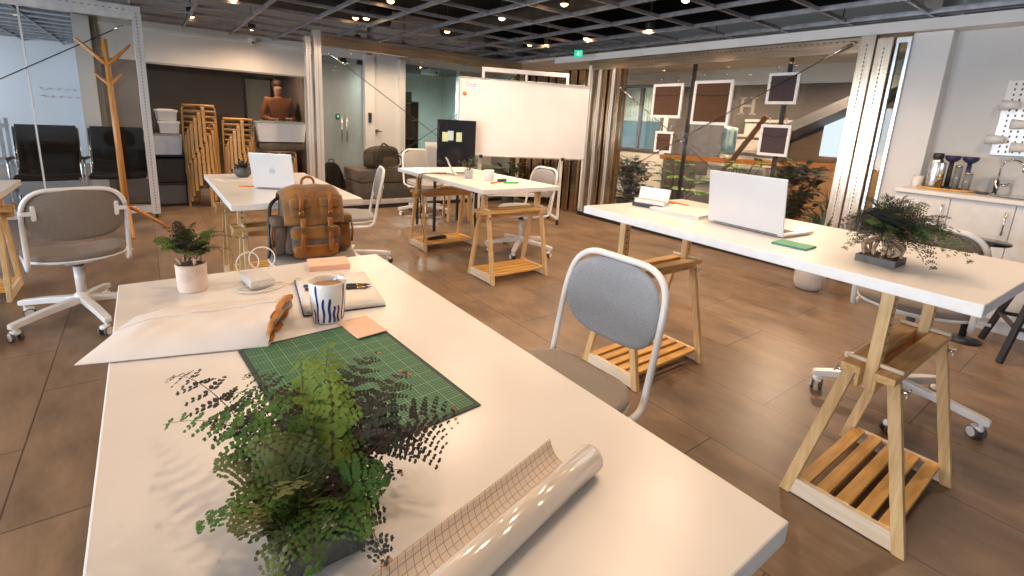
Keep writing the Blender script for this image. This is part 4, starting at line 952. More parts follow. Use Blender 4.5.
# ------------------------------------------------------------------ backpack on the stool
bp = thing('backpack', 'brown suede rucksack with flap and buckled straps standing on a stool', 'backpack', (.722, 2.835, .482), -.05); bp.scale = (.79, .82, .87)
def lean(p): p = p.copy(); p.y += .10 * (p.z + .20); return p
def bag(p): p = p.copy(); k = (p.z + .2) / .4; p.x *= 1.05 - .14 * k; p.x += .006 * math.sin(p.z * 31 + p.y * 9); p.y += .07 * k + .006 * math.sin(p.x * 24 + p.z * 13); return p
mb = MB(); mb.sup((0, .02, .205), (.42, .235, .41), .38, .42, 22, 40, None, 0, bag); mb.build('main_body', 'suedeg', bp)
def fl(u, v):    # top flap: over the lid and down the front
    s = v; x = (u - .5) * (.415 - .02 * s); e = 1 - (2 * u - 1) ** 4
    prof = [(.165, .375), (.10, .435), (.0, .440), (-.072, .40), (-.108, .335), (-.124, .28), (-.130, .225)]
    k = s * (len(prof) - 1); i = min(int(k), len(prof) - 2); f = k - i
    y = prof[i][0] * (1 - f) + prof[i + 1][0] * f; z = prof[i][1] * (1 - f) + prof[i + 1][1] * f
    rnd_ = .05 * (abs(2 * u - 1)) ** 5
    return (x, y + .03 * abs(2 * u - 1) ** 4 - .008 * e, z - rnd_ * (1 if s < .5 else .5) + .012 * e * math.sin(s * 5) + .003 * math.sin(u * 21 + s * 9) - .016 * s * (2 * u - 1) ** 2 * -1)
mb = MB(); mb.sheet(fl, 26, 26, 0, (0, .012, .004)); mb.build('top_flap', 'suede', bp)
for sx in (-1, 1):     # two small pockets sewn on the flap
    mb = MB(); mb.sup((sx * .095, -.118, .315), (.130, .055, .115), .45, .45, 12, 24, Matrix.Rotation(-.16, 3, 'X')); pk = mb.build('flap_pocket', 'suede', bp)
    mb = MB(); mb.sup((sx * .095, -.126, .350), (.140, .060, .065), .4, .45, 10, 24, Matrix.Rotation(-.2, 3, 'X')); mb.build('pocket_lid', 'suede', pk)
    mb = MB(); mb.sheet(lambda u, v: (sx * .095 - .016 + u * .032, -.135 - .026 * math.sin(min(1, v * 1.2) * PI * .8) + (.0 if v < .9 else 0), .415 - v * .135), 2, 12, 0, (0, .004, 0)); mb.build('pocket_strap', 'leather', pk)
    mb = MB(); mb.sup((sx * .095, -.158, .292), (.034, .012, .03), .4, .4, 6, 12); mb.build('buckle', 'brass', pk)
mb = MB(); mb.sup((0, -.108, .105), (.31, .085, .19), .4, .4, 14, 30); fp = mb.build('front_pocket', 'suedeg', bp)
mb = MB(); mb.sup((0, -.118, .160), (.325, .085, .09), .4, .4, 12, 30, Matrix.Rotation(-.12, 3, 'X')); mb.build('pocket_lid', 'suede', fp)
mb = MB(); mb.sup((0, -.135, .045), (.30, .045, .085), .35, .35, 10, 26); mb.build('leather_band', 'leather', fp)
for sx in (-1, 1):
    mb = MB(); x0 = sx * .088
    mb.sheet(lambda u, v: (x0 - .017 + u * .034 + sx * .004 * v, -.150 - .022 * math.sin(v * PI) - .008, .262 - v * .20), 2, 12, 0, (0, .005, 0)); s_ = mb.build('closing_strap', 'leather', bp)
    mb = MB(); mb.box((x0, -.184, .19), (.044, .008, .034)); mb.build('buckle', 'brass', s_, .003)
    mb = MB(); mb.box((x0 + sx * .006, -.180, .085), (.030, .006, .075), Matrix.Rotation(.12 * sx, 3, 'Y')); mb.build('strap_end', 'leather', s_, .002)
for sx in (-1, 1):
    mb = MB(); mb.sup((sx * .218, .02, .125), (.10, .165, .24), .42, .5, 14, 24, Matrix.Rotation(-.08 * sx, 3, 'Y')); sp = mb.build('side_pocket', 'suedeg' if sx < 0 else 'suede', bp)
    mb = MB(); mb.sup((sx * .222, .0, .225), (.105, .175, .06), .45, .5, 10, 24); mb.build('pocket_lid', 'suedeg' if sx < 0 else 'suede', sp)
    mb = MB(); mb.tube([(sx * .262, -.05, .24), (sx * .275, -.06, .15), (sx * .268, -.06, .07)], .008, 6); mb.build('side_strap', 'leather', sp)
mb = MB(); mb.tube(smooth_path([(-.045, .09, .425), (-.036, .088, .475), (0, .086, .492), (.036, .088, .475), (.045, .09, .425)], 6), .0085, 8); mb.build('grab_handle', 'leather', bp)
mb = MB(); mb.tube(smooth_path([(-.20, .10, .36), (-.255, .07, .31), (-.275, .02, .20), (-.285, -.03, .06), (-.30, -.05, .0)], 6), [.012] * 24 + [.010], 8); mb.build('shoulder_strap', 'black', bp)

# ------------------------------------------------------------------ mobile whiteboard
wb = thing('mobile_whiteboard', 'large white mobile board on a white wheeled frame behind the middle table', 'whiteboard', (3.71, 4.73, 0), -.42)
mb = MB(); W = .795; mb.bx(-W, W, -.010, .008, .868, 1.745); mb.build('writing_surface', 'board', wb)
mb = MB(); e = .016
for a in ((-W - e, W + e, -.016, .014, .852, .868), (-W - e, W + e, -.016, .014, 1.745, 1.761), (-W - e, -W, -.016, .014, .868, 1.745), (W, W + e, -.016, .014, .868, 1.745)): mb.bx(*a)
mb.build('board_frame', 'alu', wb, .003)
for a in ((-W, .85), (W, .85), (-W, 1.76), (W, 1.76)): pass
for sx in (-1, 1):
    for dy in (-.02, .30):
        mb = MB(); x = sx * .52
        if dy < 0: mb.bar((x, .03, .09), (x, .03, 1.89), .030, .028, (0, 1, 0))
        else: mb.bar((x, .44, .09), (x, .055, .85), .030, .028, (0, 1, 0))
        l = mb.build('upright', 'chair', wb, .003)
        y = .03 if dy < 0 else .44
        mb = MB(); mb.lathe([(0, -.012), (.034, -.012), (.038, -.006), (.038, .006), (.034, .012), (0, .012)], (x, y, .0385), 18, 1, 0); mb.cyl((x, y, .05), (x, y, .10), .012, n=8); mb.build('caster', ['chair', 'black'], l)
    mb = MB(); mb.bar((sx * .52, .03, .085), (sx * .52, .44, .085), .03, .028); mb.build('foot_rail', 'chair', wb, .003)
mb = MB(); mb.bar((-.535, .03, 1.865), (.535, .03, 1.865), .026, .05); mb.build('top_rail', 'chair', wb, .003)
mb = MB(); mb.bx(-.012, .012, .018, .042, 1.765, 1.84); mb.build('top_rail_post', 'chair', wb, .002)
mb = MB(); mb.bar((-.52, .03, .50), (.52, .03, .50), .03, .05); mb.build('cross_rail', 'chair', wb, .003)
mb = MB(); mb.bar((-.52, .24, .36), (.52, .24, .36), .03, .05); mb.build('cross_rail', 'chair', wb, .003)
for sx in (-1, 1):
    mb = MB(); mb.bx(sx * .52 - .022, sx * .52 + .022, -.02, .0, .835, .875); mb.build('clamp', 'black', wb, .004)
mb = MB(); rk = random.Random(4)
for r in range(3):
    x = -W + .07
    for k in range(7 if r else 3): w_ = rk.uniform(.006, .02); mb.bx(x, x + w_, -.0104, -.0100, 1.70 - r * .022, 1.706 - r * .022 + .006 * (k % 2)); x += w_ + .006
mb.build('pen_marks', 'blueink', wb)
o = MB(); o.lathe([(0, -.004), (.020, -.004), (.024, -.0), (.022, .008), (0, .01)], (0, 0, 0), 20, 0, 1)
m = o.build('magnet', 'orange'); m.location = (3.71 - .74 * math.cos(.42) - .0118 * math.sin(.42), 4.73 + .74 * math.sin(.42) - .0118 * math.cos(.42), 1.575); m.rotation_euler = (0, 0, PI - .42); tag(m, 'round orange yellow magnet near the left edge of the whiteboard', 'magnet')

# ------------------------------------------------------------------ black desk and monitor behind the middle table
dk = thing('desk', 'small black desk carrying the large monitor behind the middle table', 'desk', (2.86, 5.08, 0), 0)
mb = MB(); mb.bx(-.30, .30, -.25, .25, .655, .68); mb.build('desk_top', 'black', dk, .003)
for sx in (-1, 1):
    for sy in (-1, 1): mb = MB(); mb.bx(sx * .28 - .012, sx * .28 + .012, sy * .22 - .015, sy * .22 + .015, 0, .655); mb.build('leg', 'black', dk)
mo = thing('monitor', 'large black desktop monitor with three sticky notes on it', 'monitor', (2.885, 4.93, .6805), -.12)
mb = MB(); mb.bx(-.14, .14, -.10, .10, 0, .012); mb.bx(-.04, .04, .02, .045, .012, .20); mb.build('stand', 'black', mo, .004)
mb = MB(); mb.bx(-.235, .235, -.025, .015, .05, .585); mb.build('screen', 'blackgloss', mo, .006)
mb = MB(); mb.bx(.10, .236, .016, .09, .05, .56); mb.build('rear_housing', 'black', mo, .004)
for k, (m_, l_) in enumerate((('greenst', 'pale green sticky note on the monitor, left of the three'), ('bluest', 'pale blue sticky note in the middle of the three on the monitor'), ('greenst', 'pale green sticky note on the monitor, right of the three'))):
    o = MB(); x = (2.735, 2.80, 2.905)[k]
    o.box((x - .0265 * .12, 4.93 - .0265 + (2.885 - x) * .1206, 1.075 + .014 * (k == 1)), (.070, .002, .105), Matrix.Rotation(-.12, 3, 'Z')); tag(o.build('sticky_note', m_), l_, 'sticky note', 'sticky notes on the monitor')
o = thing('paper_stand', 'printed cream sheet propped up beside the black monitor', 'paper', (2.70, 5.17, .6805), .1)
mb = MB(); mb.box((0, 0, .158), (.16, .004, .32), Matrix.Rotation(-.18, 3, 'X')); mb.build('sheet', 'paper', o)
mb = MB(); [mb.box((-.02, -.0035 + .0, .21 - .03 * k), (.12, .002, .007), Matrix.Rotation(-.18, 3, 'X')) for k in range(0)]
mb = MB(); mb.box((0, .045, .082), (.02, .003, .17), Matrix.Rotation(.35, 3, 'X')); mb.build('prop', 'paper', o)
# ------------------------------------------------------------------ sofas and bags behind the back glass
def sofa(x0, x1, label):
    t = thing('ottoman', label, 'ottoman', ((x0 + x1) / 2, 7.02, 0), 0, 'brown lounge blocks behind the back glass'); w = (x1 - x0) / 2
    mb = MB(); mb.bx(-w, w, -.36, .36, .02, .315); mb.build('base_block', 'sofa', t, .02, 3)
    mb = MB(); mb.bx(-w, w, -.365, .36, .322, .50); mb.build('cushion', 'sofa', t, .03, 3)
    mb = MB(); mb.tube([(-w + .02, -.362, .488), (w - .02, -.362, .488)], .005, 6); mb.tube([(-w + .02, -.362, .335), (w - .02, -.362, .335)], .005, 6); mb.build('piping', 'suedeg', t)
    for sx in (-1, 1): mb = MB(); mb.bx(sx * (w - .06) - .03, sx * (w - .06) + .03, -.3, .3, 0, .02); mb.build('foot', 'black', t)
sofa(2.36, 3.64, 'brown upholstered lounge block with the canvas bag on top'); sofa(3.66, 4.94, 'brown upholstered lounge block seen below the whiteboard')
d = thing('duffel_bag', 'brown and black canvas bag slumped on the brown lounge block', 'bag', (2.78, 6.92, .5005), .1)
def dw(p): p = p.copy(); k = max(0, p.z); p.x *= 1 - .9 * k; p.x += .012 * math.sin(p.y * 20 + p.z * 18); p.z += .03 * math.sin(p.x * 6 + 1); return p
mb = MB(); mb.sup((0, 0, .155), (.52, .34, .30), .5, .55, 18, 36, None, 0, dw); mb.build('bag_body', 'duffel', d)
mb = MB(); mb.tube(smooth_path([(-.16, -.165, .10), (-.10, -.15, .25), (0, -.06, .37), (.10, -.15, .26), (.15, -.165, .10)], 6), .014, 8); mb.build('carry_strap', 'black', d)
mb = MB(); mb.sup((.05, -.16, .11), (.24, .06, .15), .5, .5, 10, 20); mb.build('front_pocket', 'suedeg', d)
mb = MB(); mb.tube(smooth_path([(.24, 0, .2), (.31, -.03, .16), (.32, -.04, .06), (.29, -.03, .02)], 6), .012, 8); mb.build('shoulder_strap', 'black', d)
b = thing('rucksack', 'black rucksack standing on the floor by the glass door', 'bag', (2.09, 7.05, 0), .2)
def rw(p): p = p.copy(); p.x *= 1 - .55 * max(0, p.z) / .3; return p
mb = MB(); mb.sup((0, 0, .29), (.36, .24, .58), .5, .5, 18, 30, None, 0, rw); mb.build('bag_body', 'blackfab', b)
mb = MB(); mb.sup((0, -.11, .18), (.26, .09, .26), .45, .45, 10, 20); mb.build('front_pocket', 'blackfab', b)
mb = MB(); mb.tube(smooth_path([(-.04, 0, .56), (-.03, 0, .62), (.03, 0, .62), (.04, 0, .56)], 5), .009, 7); mb.build('grab_handle', 'black', b)

# ------------------------------------------------------------------ stacks of bentwood stools
def make_stool():
    t = thing('stool', '', 'stool')
    mb = MB(); mb.lathe([(0, .432), (.165, .432), (.172, .436), (.174, .442), (.172, .449), (.165, .452), (0, .452)], n=32); mb.build('seat', 'stool', t)
    for k in range(4):
        a = k * PI / 2; mx = Matrix.Rotation(a, 3, 'Z'); path = [V((.03, 0, .424)), V((.13, 0, .424))] + bez((.145, 0, .424), (.178, 0, .424), (.180, 0, .395), 5) + [V((.184, 0, .2)), V((.190, 0, .0))]
        vs = []; 
        for i, p in enumerate(path):
            tn = (path[min(i + 1, len(path) - 1)] - path[max(i - 1, 0)]).normalized(); nn = V((-tn.z, 0, tn.x))
            for s1, s2 in ((-1, -1), (1, -1), (1, 1), (-1, 1)): vs.append(mx @ (p + V((0, .0175, 0)) * s1 + nn * .0075 * s2))
        m_ = len(path); fs = [(3, 2, 1, 0), tuple(4 * (m_ - 1) + i for i in range(4))] + [(4 * i + j, 4 * i + (j + 1) % 4, 4 * i + 4 + (j + 1) % 4, 4 * i + 4 + j) for i in range(m_ - 1) for j in range(4)]
        mb = MB(); mb.add(vs, fs); mb.build('leg', 'stool', t)
    return t
proto = make_stool(); first = True
def stool_at(x, y, z, rz, label, group):
    global first
    o = proto if first else copy_tree(proto); first = False
    o.location = (x, y, z); o.rotation_euler = (0, 0, rz); o['label'] = label; o['group'] = group
S1, S2, S3 = 13, 11, 5
for k in range(S1): stool_at(.575, 7.42, k * .069, .30 + k * .25, '%s bentwood stool counted from the top of the taller stack by the metal post' % ordinal(S1 - 1 - k), 'bentwood stools in the taller stack')
for k in range(S2): stool_at(1.005, 7.42, k * .068, .75 + k * .25, '%s bentwood stool counted from the top of the shorter stack behind the laptop' % ordinal(S2 - 1 - k), 'bentwood stools in the shorter stack')
for k in range(S3): stool_at(1.52, 7.40, k * .0665, .2 + k * .25, '%s bentwood stool counted from the top of the low stack under the frosted tub' % ordinal(S3 - 1 - k), 'bentwood stools under the frosted tub')
stool_at(3.16, 5.36, 0, .5, 'single pale wooden stool standing beyond the middle table trestles', 'bentwood stools')

# ------------------------------------------------------------------ storage tubs beside the stools
def tub(name, label, x, y, z, w, d, h, m, lid, rz=0., handle=True):
    t = thing(name, label, 'box', (x, y, z + .0008), rz)
    mb = MB(); e = .90; wt = .004; vs = []
    for s, zz in ((e, 0), (1, h), (.985, h), (e * .985, wt)):
        for a, b in ((-1, -1), (1, -1), (1, 1), (-1, 1)): vs.append((a * w / 2 * s, b * d / 2 * s, zz))
    mb.add(vs, [(3, 2, 1, 0)] + [(4 * i + j, 4 * i + (j + 1) % 4, 4 * i + 4 + (j + 1) % 4, 4 * i + 4 + j) for i in range(3) for j in range(4)] + [(12, 13, 14, 15)])
    mb.build('tub', m, t, .004)
    mb = MB(); mb.bx(-w / 2 - .01, w / 2 + .01, -d / 2 - .01, d / 2 + .01, h - .012, h + .012); mb.bx(-w / 2 + .03, w / 2 - .03, -d / 2 + .03, d / 2 - .03, h + .012, h + .02); mb.build('lid', lid, t, .006)
    if handle:
        for sx in (-1, 1): mb = MB(); mb.bx(sx * (w / 2 + .004) - .012, sx * (w / 2 + .004) + .012, -.05, .05, h * .62, h * .85); mb.build('clip', lid, t, .004)
    return t
tub('storage_tub', 'frosted plastic tub stacked on the low stool stack', 1.50, 7.40, .452 + 4 * .0665 + .125, .62, .42, .255, 'plastic', 'clearp')
o = thing('folded_blanket', 'folded brown blanket squeezed under the frosted tub', 'blanket', (1.51, 7.40, .452 + 4 * .0665 + .001), 0)
mb = MB(); mb.sup((0, 0, .06), (.58, .40, .12), .4, .4, 14, 32); mb.build('folds', 'suedeg', o); mb = MB(); mb.bx(-.26, .26, -.203, -.199, .04, .045); mb.bx(-.26, .26, -.203, -.199, .075, .08); mb.build('fold_edges', 'sofa', o)
t = thing('equipment_case', 'long black shelf unit standing left of the tall stool stack', 'shelf', (.185, 7.55, 0), 0)
mb = MB(); mb.bx(-.20, .20, -.16, .16, .0, .02); mb.bx(-.20, .20, -.16, .16, .63, .65); mb.bx(-.20, .20, -.16, .16, .28, .30); mb.bx(-.20, -.185, -.16, .16, .02, .63); mb.bx(.185, .20, -.16, .16, .02, .63); mb.bx(-.185, .185, .15, .16, .02, .63); mb.build('carcass', 'black', t)
mb = MB(); mb.bx(-.183, .183, -.15, -.13, .31, .60); mb.build('door', 'black', t, .003); mb = MB(); mb.bx(-.183, .183, -.15, -.13, .03, .27); mb.build('drawer', 'darkgrey', t, .003)
tub('storage_tub', 'blue grey plastic bin on the black unit left of the tall stool stack', .185, 7.55, .651, .38, .32, .24, 'bluebin', 'clearp')
tub('storage_tub', 'small white lidded tub directly on the blue grey bin', .255, 7.55, .912, .21, .26, .13, 'plastic', 'edge', 0, False)
tub('storage_tub', 'white lidded tub, highest of the boxes left of the stools', .235, 7.55, 1.064, .20, .24, .12, 'plastic', 'edge', .1, False)

t = thing('shelf_unit', 'black open shelf unit inside the green office', 'shelf', (3.98, 8.75, 0), 0)
for sx in (-1, 1): mb = MB(); mb.bx(sx * .20 - .012, sx * .20 + .012, -.15, .15, 0, 1.55); mb.build('side_panel', 'black', t)
for z in (.05, .45, .85, 1.2, 1.54): mb = MB(); mb.bx(-.188, .188, -.15, .15, z - .012, z + .012); mb.build('shelf', 'black', t)
mb = MB(); mb.bx(-.188, .188, .13, .145, .062, 1.52); mb.build('back_panel', 'darkgrey', t)
o = thing('box', 'dark box standing on top of the black office shelf unit', 'box', (3.95, 8.75, 1.5525), .1); mb = MB(); mb.bx(-.12, .12, -.1, .1, 0, .14); mb.build('carton', 'darkgrey', o, .004); mb = MB(); mb.bx(-.125, .125, -.105, .105, .141, .165); mb.build('lid', 'black', o, .004)
o = thing('projector', 'white projector hanging from the green office ceiling', 'projector', (4.62, 9.0, 2.10), .3); mb = MB(); mb.bx(-.14, .14, -.11, .11, 0, .09); mb.build('housing', 'edge', o, .01); mb = MB(); mb.cyl((.06, -.112, .045), (.06, -.13, .045), .03, n=16); mb.build('lens', 'black', o); mb = MB(); mb.cyl((0, 0, .09), (0, 0, .85), .015, n=8); mb.build('ceiling_pole', 'edge', o)
# ------------------------------------------------------------------ coat rack
cr_ = thing('coat_rack', 'orange wooden coat rack with angled branch hooks by the left glass panel', 'coat rack', (-.205, 6.02, 0), 0)
mb = MB(); mb.tube([(.0, 0, .14), (-.005, 0, .9), (-.018, 0, 1.82)], [.030, .027, .020], 10); mb.build('pole', 'rackwood', cr_)
for (dx, dy, z0, z1, r) in ((-.205, -.02, 1.60, 1.80, .017), (.185, .03, 1.60, 1.795, .017), (-.03, .12, 1.62, 1.78, .013), (-.11, .01, 1.41, 1.52, .014), (.095, -.02, 1.40, 1.52, .014)):
    mb = MB(); mb.tube([(-.013, 0, z0), (-.013 + dx * .15, dy * .15, z0 + .02), (-.013 + dx, dy, z1)], [r * 1.25, r * 1.2, r * .6], 8); mb.build('branch', 'rackwood', cr_)
for k in range(3):
    a = -1.32 + k * 2 * PI / 3; a = (-1.45, .02, 2.6)[k]; R_ = (.36, .33, .30)[k]
    mb = MB(); mb.tube([(0, 0, .26), (math.cos(a) * .06, math.sin(a) * .06, .235), (math.cos(a) * R_, math.sin(a) * R_, .012)], [.022, .022, .013], 8); mb.build('foot', 'rackwood', cr_)

# ------------------------------------------------------------------ wheeled glass panel at the left
gp = thing('rolling_partition', 'metal-framed glass panel on wheels at the left, in front of two black chairs', 'glass panel', (0, 6.72, 0), 0)
mb = MB(); profile(mb, -.005, .075, -.045, .045, .05, 2.235, 'y'); mb.build('upright', ['alu', 'dot'], gp, .005)
mb = MB(); profile(mb, -2.45, -2.37, -.045, .045, .05, 2.235, 'y'); mb.build('upright', ['alu', 'dot'], gp, .005)
mb = MB(); mb.bx(-2.37, -.005, -.045, .045, 2.15, 2.235); mb.bx(-2.37, -.005, -.03, .03, 2.10, 2.15)
for k in range(43): mb.box((-2.33 + k * .054, -.0456, 2.19), (.02, .0012, .008), None, 1)
mb.build('top_rail', ['alu', 'dot'], gp, .004)
mb = MB(); mb.bx(-2.37, -.005, -.045, .045, .065, .15); mb.build('bottom_rail', 'alu', gp, .004)
mb = MB(); mb.bx(-2.37, -.005, -.005, .005, .15, 2.10); mb.build('pane', 'glass', gp)
mb = MB(); mb.bx(-.86, -.845, -.012, .012, .15, 2.10); mb.build('glazing_bar', 'alu', gp)
mb = MB(); a, b_ = V((-.08, -.05, 2.03)), V((-2.35, -.05, .57)); mb.tube([a, b_], .0055, 6); tn = (b_ - a).normalized(); mb.tube([a, a + tn * .09], .010, 8, 1); mb.lathe([(0, -.014), (.018, -.007), (.018, .007), (0, .014)], a + tn * .06, 10, 1, 0); mb.build('brace_cable', ['wire', 'steel'], gp)
for x in (.035, -1.2, -2.41):
    mb = MB(); mb.lathe([(0, -.014), (.028, -.014), (.031, -.008), (.031, .008), (.028, .014), (0, .014)], (x, 0, .032), 18, 1, 0); mb.bx(x - .018, x + .018, -.02, .02, .04, .066); mb.build('caster', ['steel', 'black'], gp)

# ------------------------------------------------------------------ two black chairs behind the glass panel
def black_chair():
    t = thing('lounge_chair', '', 'chair', group='black meeting chairs behind the glass panel')
    def bkf(u, v):   # continuous sling: seat then back
        x = (u - .5) * .50; prof = [(-.24, .445), (-.20, .462), (-.05, .452), (.14, .445), (.20, .470), (.225, .54), (.25, .75), (.285, .955), (.30, .965)]
        k = v * (len(prof) - 1); i = min(int(k), len(prof) - 2); f = k - i; f = f * f * (3 - 2 * f) if 0 else f
        y = prof[i][0] * (1 - f) + prof[i + 1][0] * f; z = prof[i][1] * (1 - f) + prof[i + 1][1] * f
        return (x, y - .012 * (1 - (2 * u - 1) ** 2) * (1 if v > .55 else 0), z - .010 * (1 - (2 * u - 1) ** 2) * (1 if v < .5 else 0))
    mb = MB(); mb.sheet(lambda u, v: bkf(u, v * .52), 8, 16, 0, (0, .0, .035)); mb.build('seat', 'blackfab', t)
    mb = MB(); mb.sheet(lambda u, v: bkf(u, .5 + v * .5), 8, 16, 0, (0, -.03, 0)); mb.build('backrest', 'blackfab', t)
    for sx in (-1, 1):
        x = sx * .262; mb = MB()
        mb.tube(fillet([(x, -.235, .42), (x, .19, .425), (x, .285, .94)], [.05], 6), .011, 8); mb.build('side_rail', 'chrome', t)
        mb = MB(); mb.tube(fillet([(x * 1.07, .22, .60), (x * 1.07, -.22, .62), (x * 1.07, -.24, .022), (x * 1.07, .26, .022), (x * 1.07, .26, .20)], [.05, .05, .05], 6), .011, 8); mb.build('arm_loop', 'chrome', t)
        mb = MB(); mb.tube([(x * 1.07, -.20, .632), (x * 1.07, .16, .618)], .016, 8); mb.build('arm_pad', 'black', t)
    for y, z in ((-.15, .40), (.15, .40)): mb = MB(); mb.tube([(-.28, y, z), (.28, y, z)], .010, 8); mb.build('stretcher', 'chrome', t)
    mb = MB(); mb.tube([(-.28, .26, .022), (.28, .26, .022)], .010, 8); mb.build('stretcher', 'chrome', t)
    return t
b1 = black_chair(); b1.location = (-.87, 7.25, 0); b1.rotation_euler = (0, 0, .03); b1['label'] = 'black sling chair with chrome frame, at the left behind the glass panel'
b2 = copy_tree(b1); b2.location = (-.27, 7.28, 0); b2.rotation_euler = (0, 0, -.03); b2['label'] = 'black sling chair with chrome frame, directly behind the coat rack'
# grey low trolley behind the chairs, at the far left
t = thing('metal_rack', 'grey metal shelf rack at the far left behind the glass', 'rack', (-1.75, 8.2, 0), 0)
for z in (.15, .5, .9): mb = MB(); mb.bx(-.45, .45, -.2, .2, z, z + .03); mb.build('shelf', 'gridbar', t)
for sx in (-1, 1):
    for sy in (-1, 1): mb = MB(); mb.bx(sx * .43 - .015, sx * .43 + .015, sy * .18 - .015, sy * .18 + .015, 0, 1.0); mb.build('leg', 'gridbar', t)
tub('storage_tub', 'blue grey bin on top of the grey metal shelf rack', -1.75, 8.2, .93, .5, .34, .15, 'bluebin', 'clearp')
o = MB(); rk = random.Random(8)
for r in range(2):
    x = -1.52
    for k in range(6):
        a = rk.uniform(.04, .10); o.tube([V((x + a * .8 * i / 5, 12.992, 1.42 - r * .14 + .02 * math.sin(i * 2.2 + k) * (1 if i % 2 else -1))) for i in range(6)], .006, 4); x += a + .05
tag(o.build('wall_writing', 'red'), 'faint red marker writing on the pale far wall at the left', 'writing')
# ------------------------------------------------------------------ framed boards hung on the right glass
def framed(y0, y1, z0, z1, label, m='cork', string=False):
    w, h = y1 - y0, z1 - z0; t = thing('framed_board', label, 'framed board', (5.02, (y0 + y1) / 2, z0), 0, 'white-framed dark boards on the right glass')
    f = .032 if w > .35 else .028; mb = MB()
    mb.bx(-.012, .012, -w / 2, w / 2, 0, f); mb.bx(-.012, .012, -w / 2, w / 2, h - f, h); mb.bx(-.012, .012, -w / 2, -w / 2 + f, f, h - f); mb.bx(-.012, .012, w / 2 - f, w / 2, f, h - f); mb.build('frame', 'edge', t, .002)
    mb = MB(); mb.bx(-.004, .008, -w / 2 + f, w / 2 - f, f, h - f); mb.build('board', m, t)
    mb = MB(); n = 10; mb.tube([V((-.014, -w / 2 + f * .6 + (w - f * 1.2) * i / n, h * .70 - .02 * math.sin(PI * i / n))) for i in range(n + 1)], .0025, 5); mb.build('string', 'wire', t)
    for s in (-1, 1):
        mb = MB(); mb.tube([(.0, s * w * .28, h), (.01, s * w * .28, h + .055)], .003, 5); mb.lathe([(0, -.004), (.012, -.004), (.012, .004), (0, .004)], (.012, s * w * .28, h + .06), 10, 0, 0)
        mb.build('hanger', 'steel', t)
framed(3.465, 3.885, 1.425, 1.82, 'white-framed brown board near the corner uprights, upper of the left pair')
framed(3.53, 3.78, 1.015, 1.268, 'smallest white-framed brown board, low on the left of the right glass')
framed(2.865, 3.325, 1.365, 1.84, 'largest white-framed brown board, just right of the black mullion')
framed(2.21, 2.505, 1.59, 1.888, 'white-framed purplish board near the pillars, upper of the right pair', 'corkp')
framed(2.21, 2.505, 1.087, 1.393, 'white-framed purplish board near the pillars, lower of the right pair', 'corkp')

# ------------------------------------------------------------------ plants beyond the right glass, and the pale planter
def planter(t, r, h, m='darkgrey'):
    mb = MB(); mb.lathe([(0, 0), (r * .78, 0), (r * .84, .012), (r, h), (r * .97, h + .008), (r * .92, h), (r * .88, h * .85), (0, h * .85)], n=28); mb.build('pot', m, t)
    mb = MB(); mb.lathe([(0, h * .87), (r * .9, h * .87)], n=20); mb.build('soil', 'soil', t)
def blade(mb, b, tip, w, mi=0, bend=.25, n=7):
    b, tip = V(b), V(tip); L = (tip - b).length; mid = b.lerp(tip, .5) + V((0, 0, bend * L)); P = bez(b, mid, tip, n); s = (tip - b).cross(V((0, 0, 1))); s = s.normalized() if s.length > 1e-4 else V((1, 0, 0))
    vs = []
    for i, p in enumerate(P):
        u = i / n; ww = w * (math.sin(PI * (.12 + .88 * u)) ** .8 if u < 1 else 0) + .0005; vs += [p - s * ww + V((0, 0, .25 * ww)), p, p + s * ww + V((0, 0, .25 * ww))]
    mb.add(vs, [(3 * i + j, 3 * i + j + 1, 3 * i + j + 4, 3 * i + j + 3) for i in range(n) for j in (0, 1)], mi, True)
def leafy(label, x, y, kind, h, spread, m, seed, n, pot=(.13, .24), dz=0.):
    rnd = random.Random(seed); t = thing('indoor_plant', label, 'plant', (x, y, dz)); planter(t, *pot)
    lf, st = MB(), MB(); z0 = pot[1] * .87
    for k in range(n):
        a = 2.4 * k + rnd.uniform(-.3, .3); e = (k + .5) / n
        if kind == 'spiky':
            r = spread * (.25 + .75 * e) * rnd.uniform(.8, 1.1); tip = V((math.cos(a) * r, math.sin(a) * r, z0 + (h - z0) * (1 - .65 * e) * rnd.uniform(.9, 1.1))); blade(lf, (math.cos(a) * .015, math.sin(a) * .015, z0 + .02), tip, .020, 0, .30)
        elif kind == 'broad':
            r = spread * rnd.uniform(.25, 1.); p = V((math.cos(a) * r, math.sin(a) * r, z0 + (h - z0) * rnd.uniform(.3, 1.))); b = V((math.cos(a) * .02, math.sin(a) * .02, z0)); st.tube(bez(b, b.lerp(p, .4) + V((0, 0, .08)), p, 6), .004, 5)
            d = V((math.cos(a), math.sin(a), rnd.uniform(-.5, .25))).normalized(); L = rnd.uniform(.09, .16)
            for q in (-.6, -.3, 0, .3, .6):   # lobed leaf of five fingers
                dd = V((math.cos(a + q * 1.5), math.sin(a + q * 1.5), d.z)); blade(lf, p - dd * .01, p + dd * L * (1 - abs(q) * .45), .028, 0, .12, 5)
        else:
            r = spread * rnd.uniform(.1, 1.); p = V((math.cos(a) * r, math.sin(a) * r, z0 + (h - z0) * rnd.uniform(.15, 1.))); b = V((math.cos(a) * .02, math.sin(a) * .02, z0)); st.tube(bez(b, b.lerp(p, .4) + V((0, 0, .06)), p, 5), .003, 5)
            for j in range(5):
                d = V((math.cos(a + j * 1.3), math.sin(a + j * 1.3), rnd.uniform(-.3, .5))).normalized(); blade(lf, p - V((0, 0, .03 * j)), p - V((0, 0, .03 * j)) + d * rnd.uniform(.10, .17), .042, 0, .15, 4)
    lf.build('foliage', m, t)
    if st.v: st.build('stems', 'stem', t)
    return t
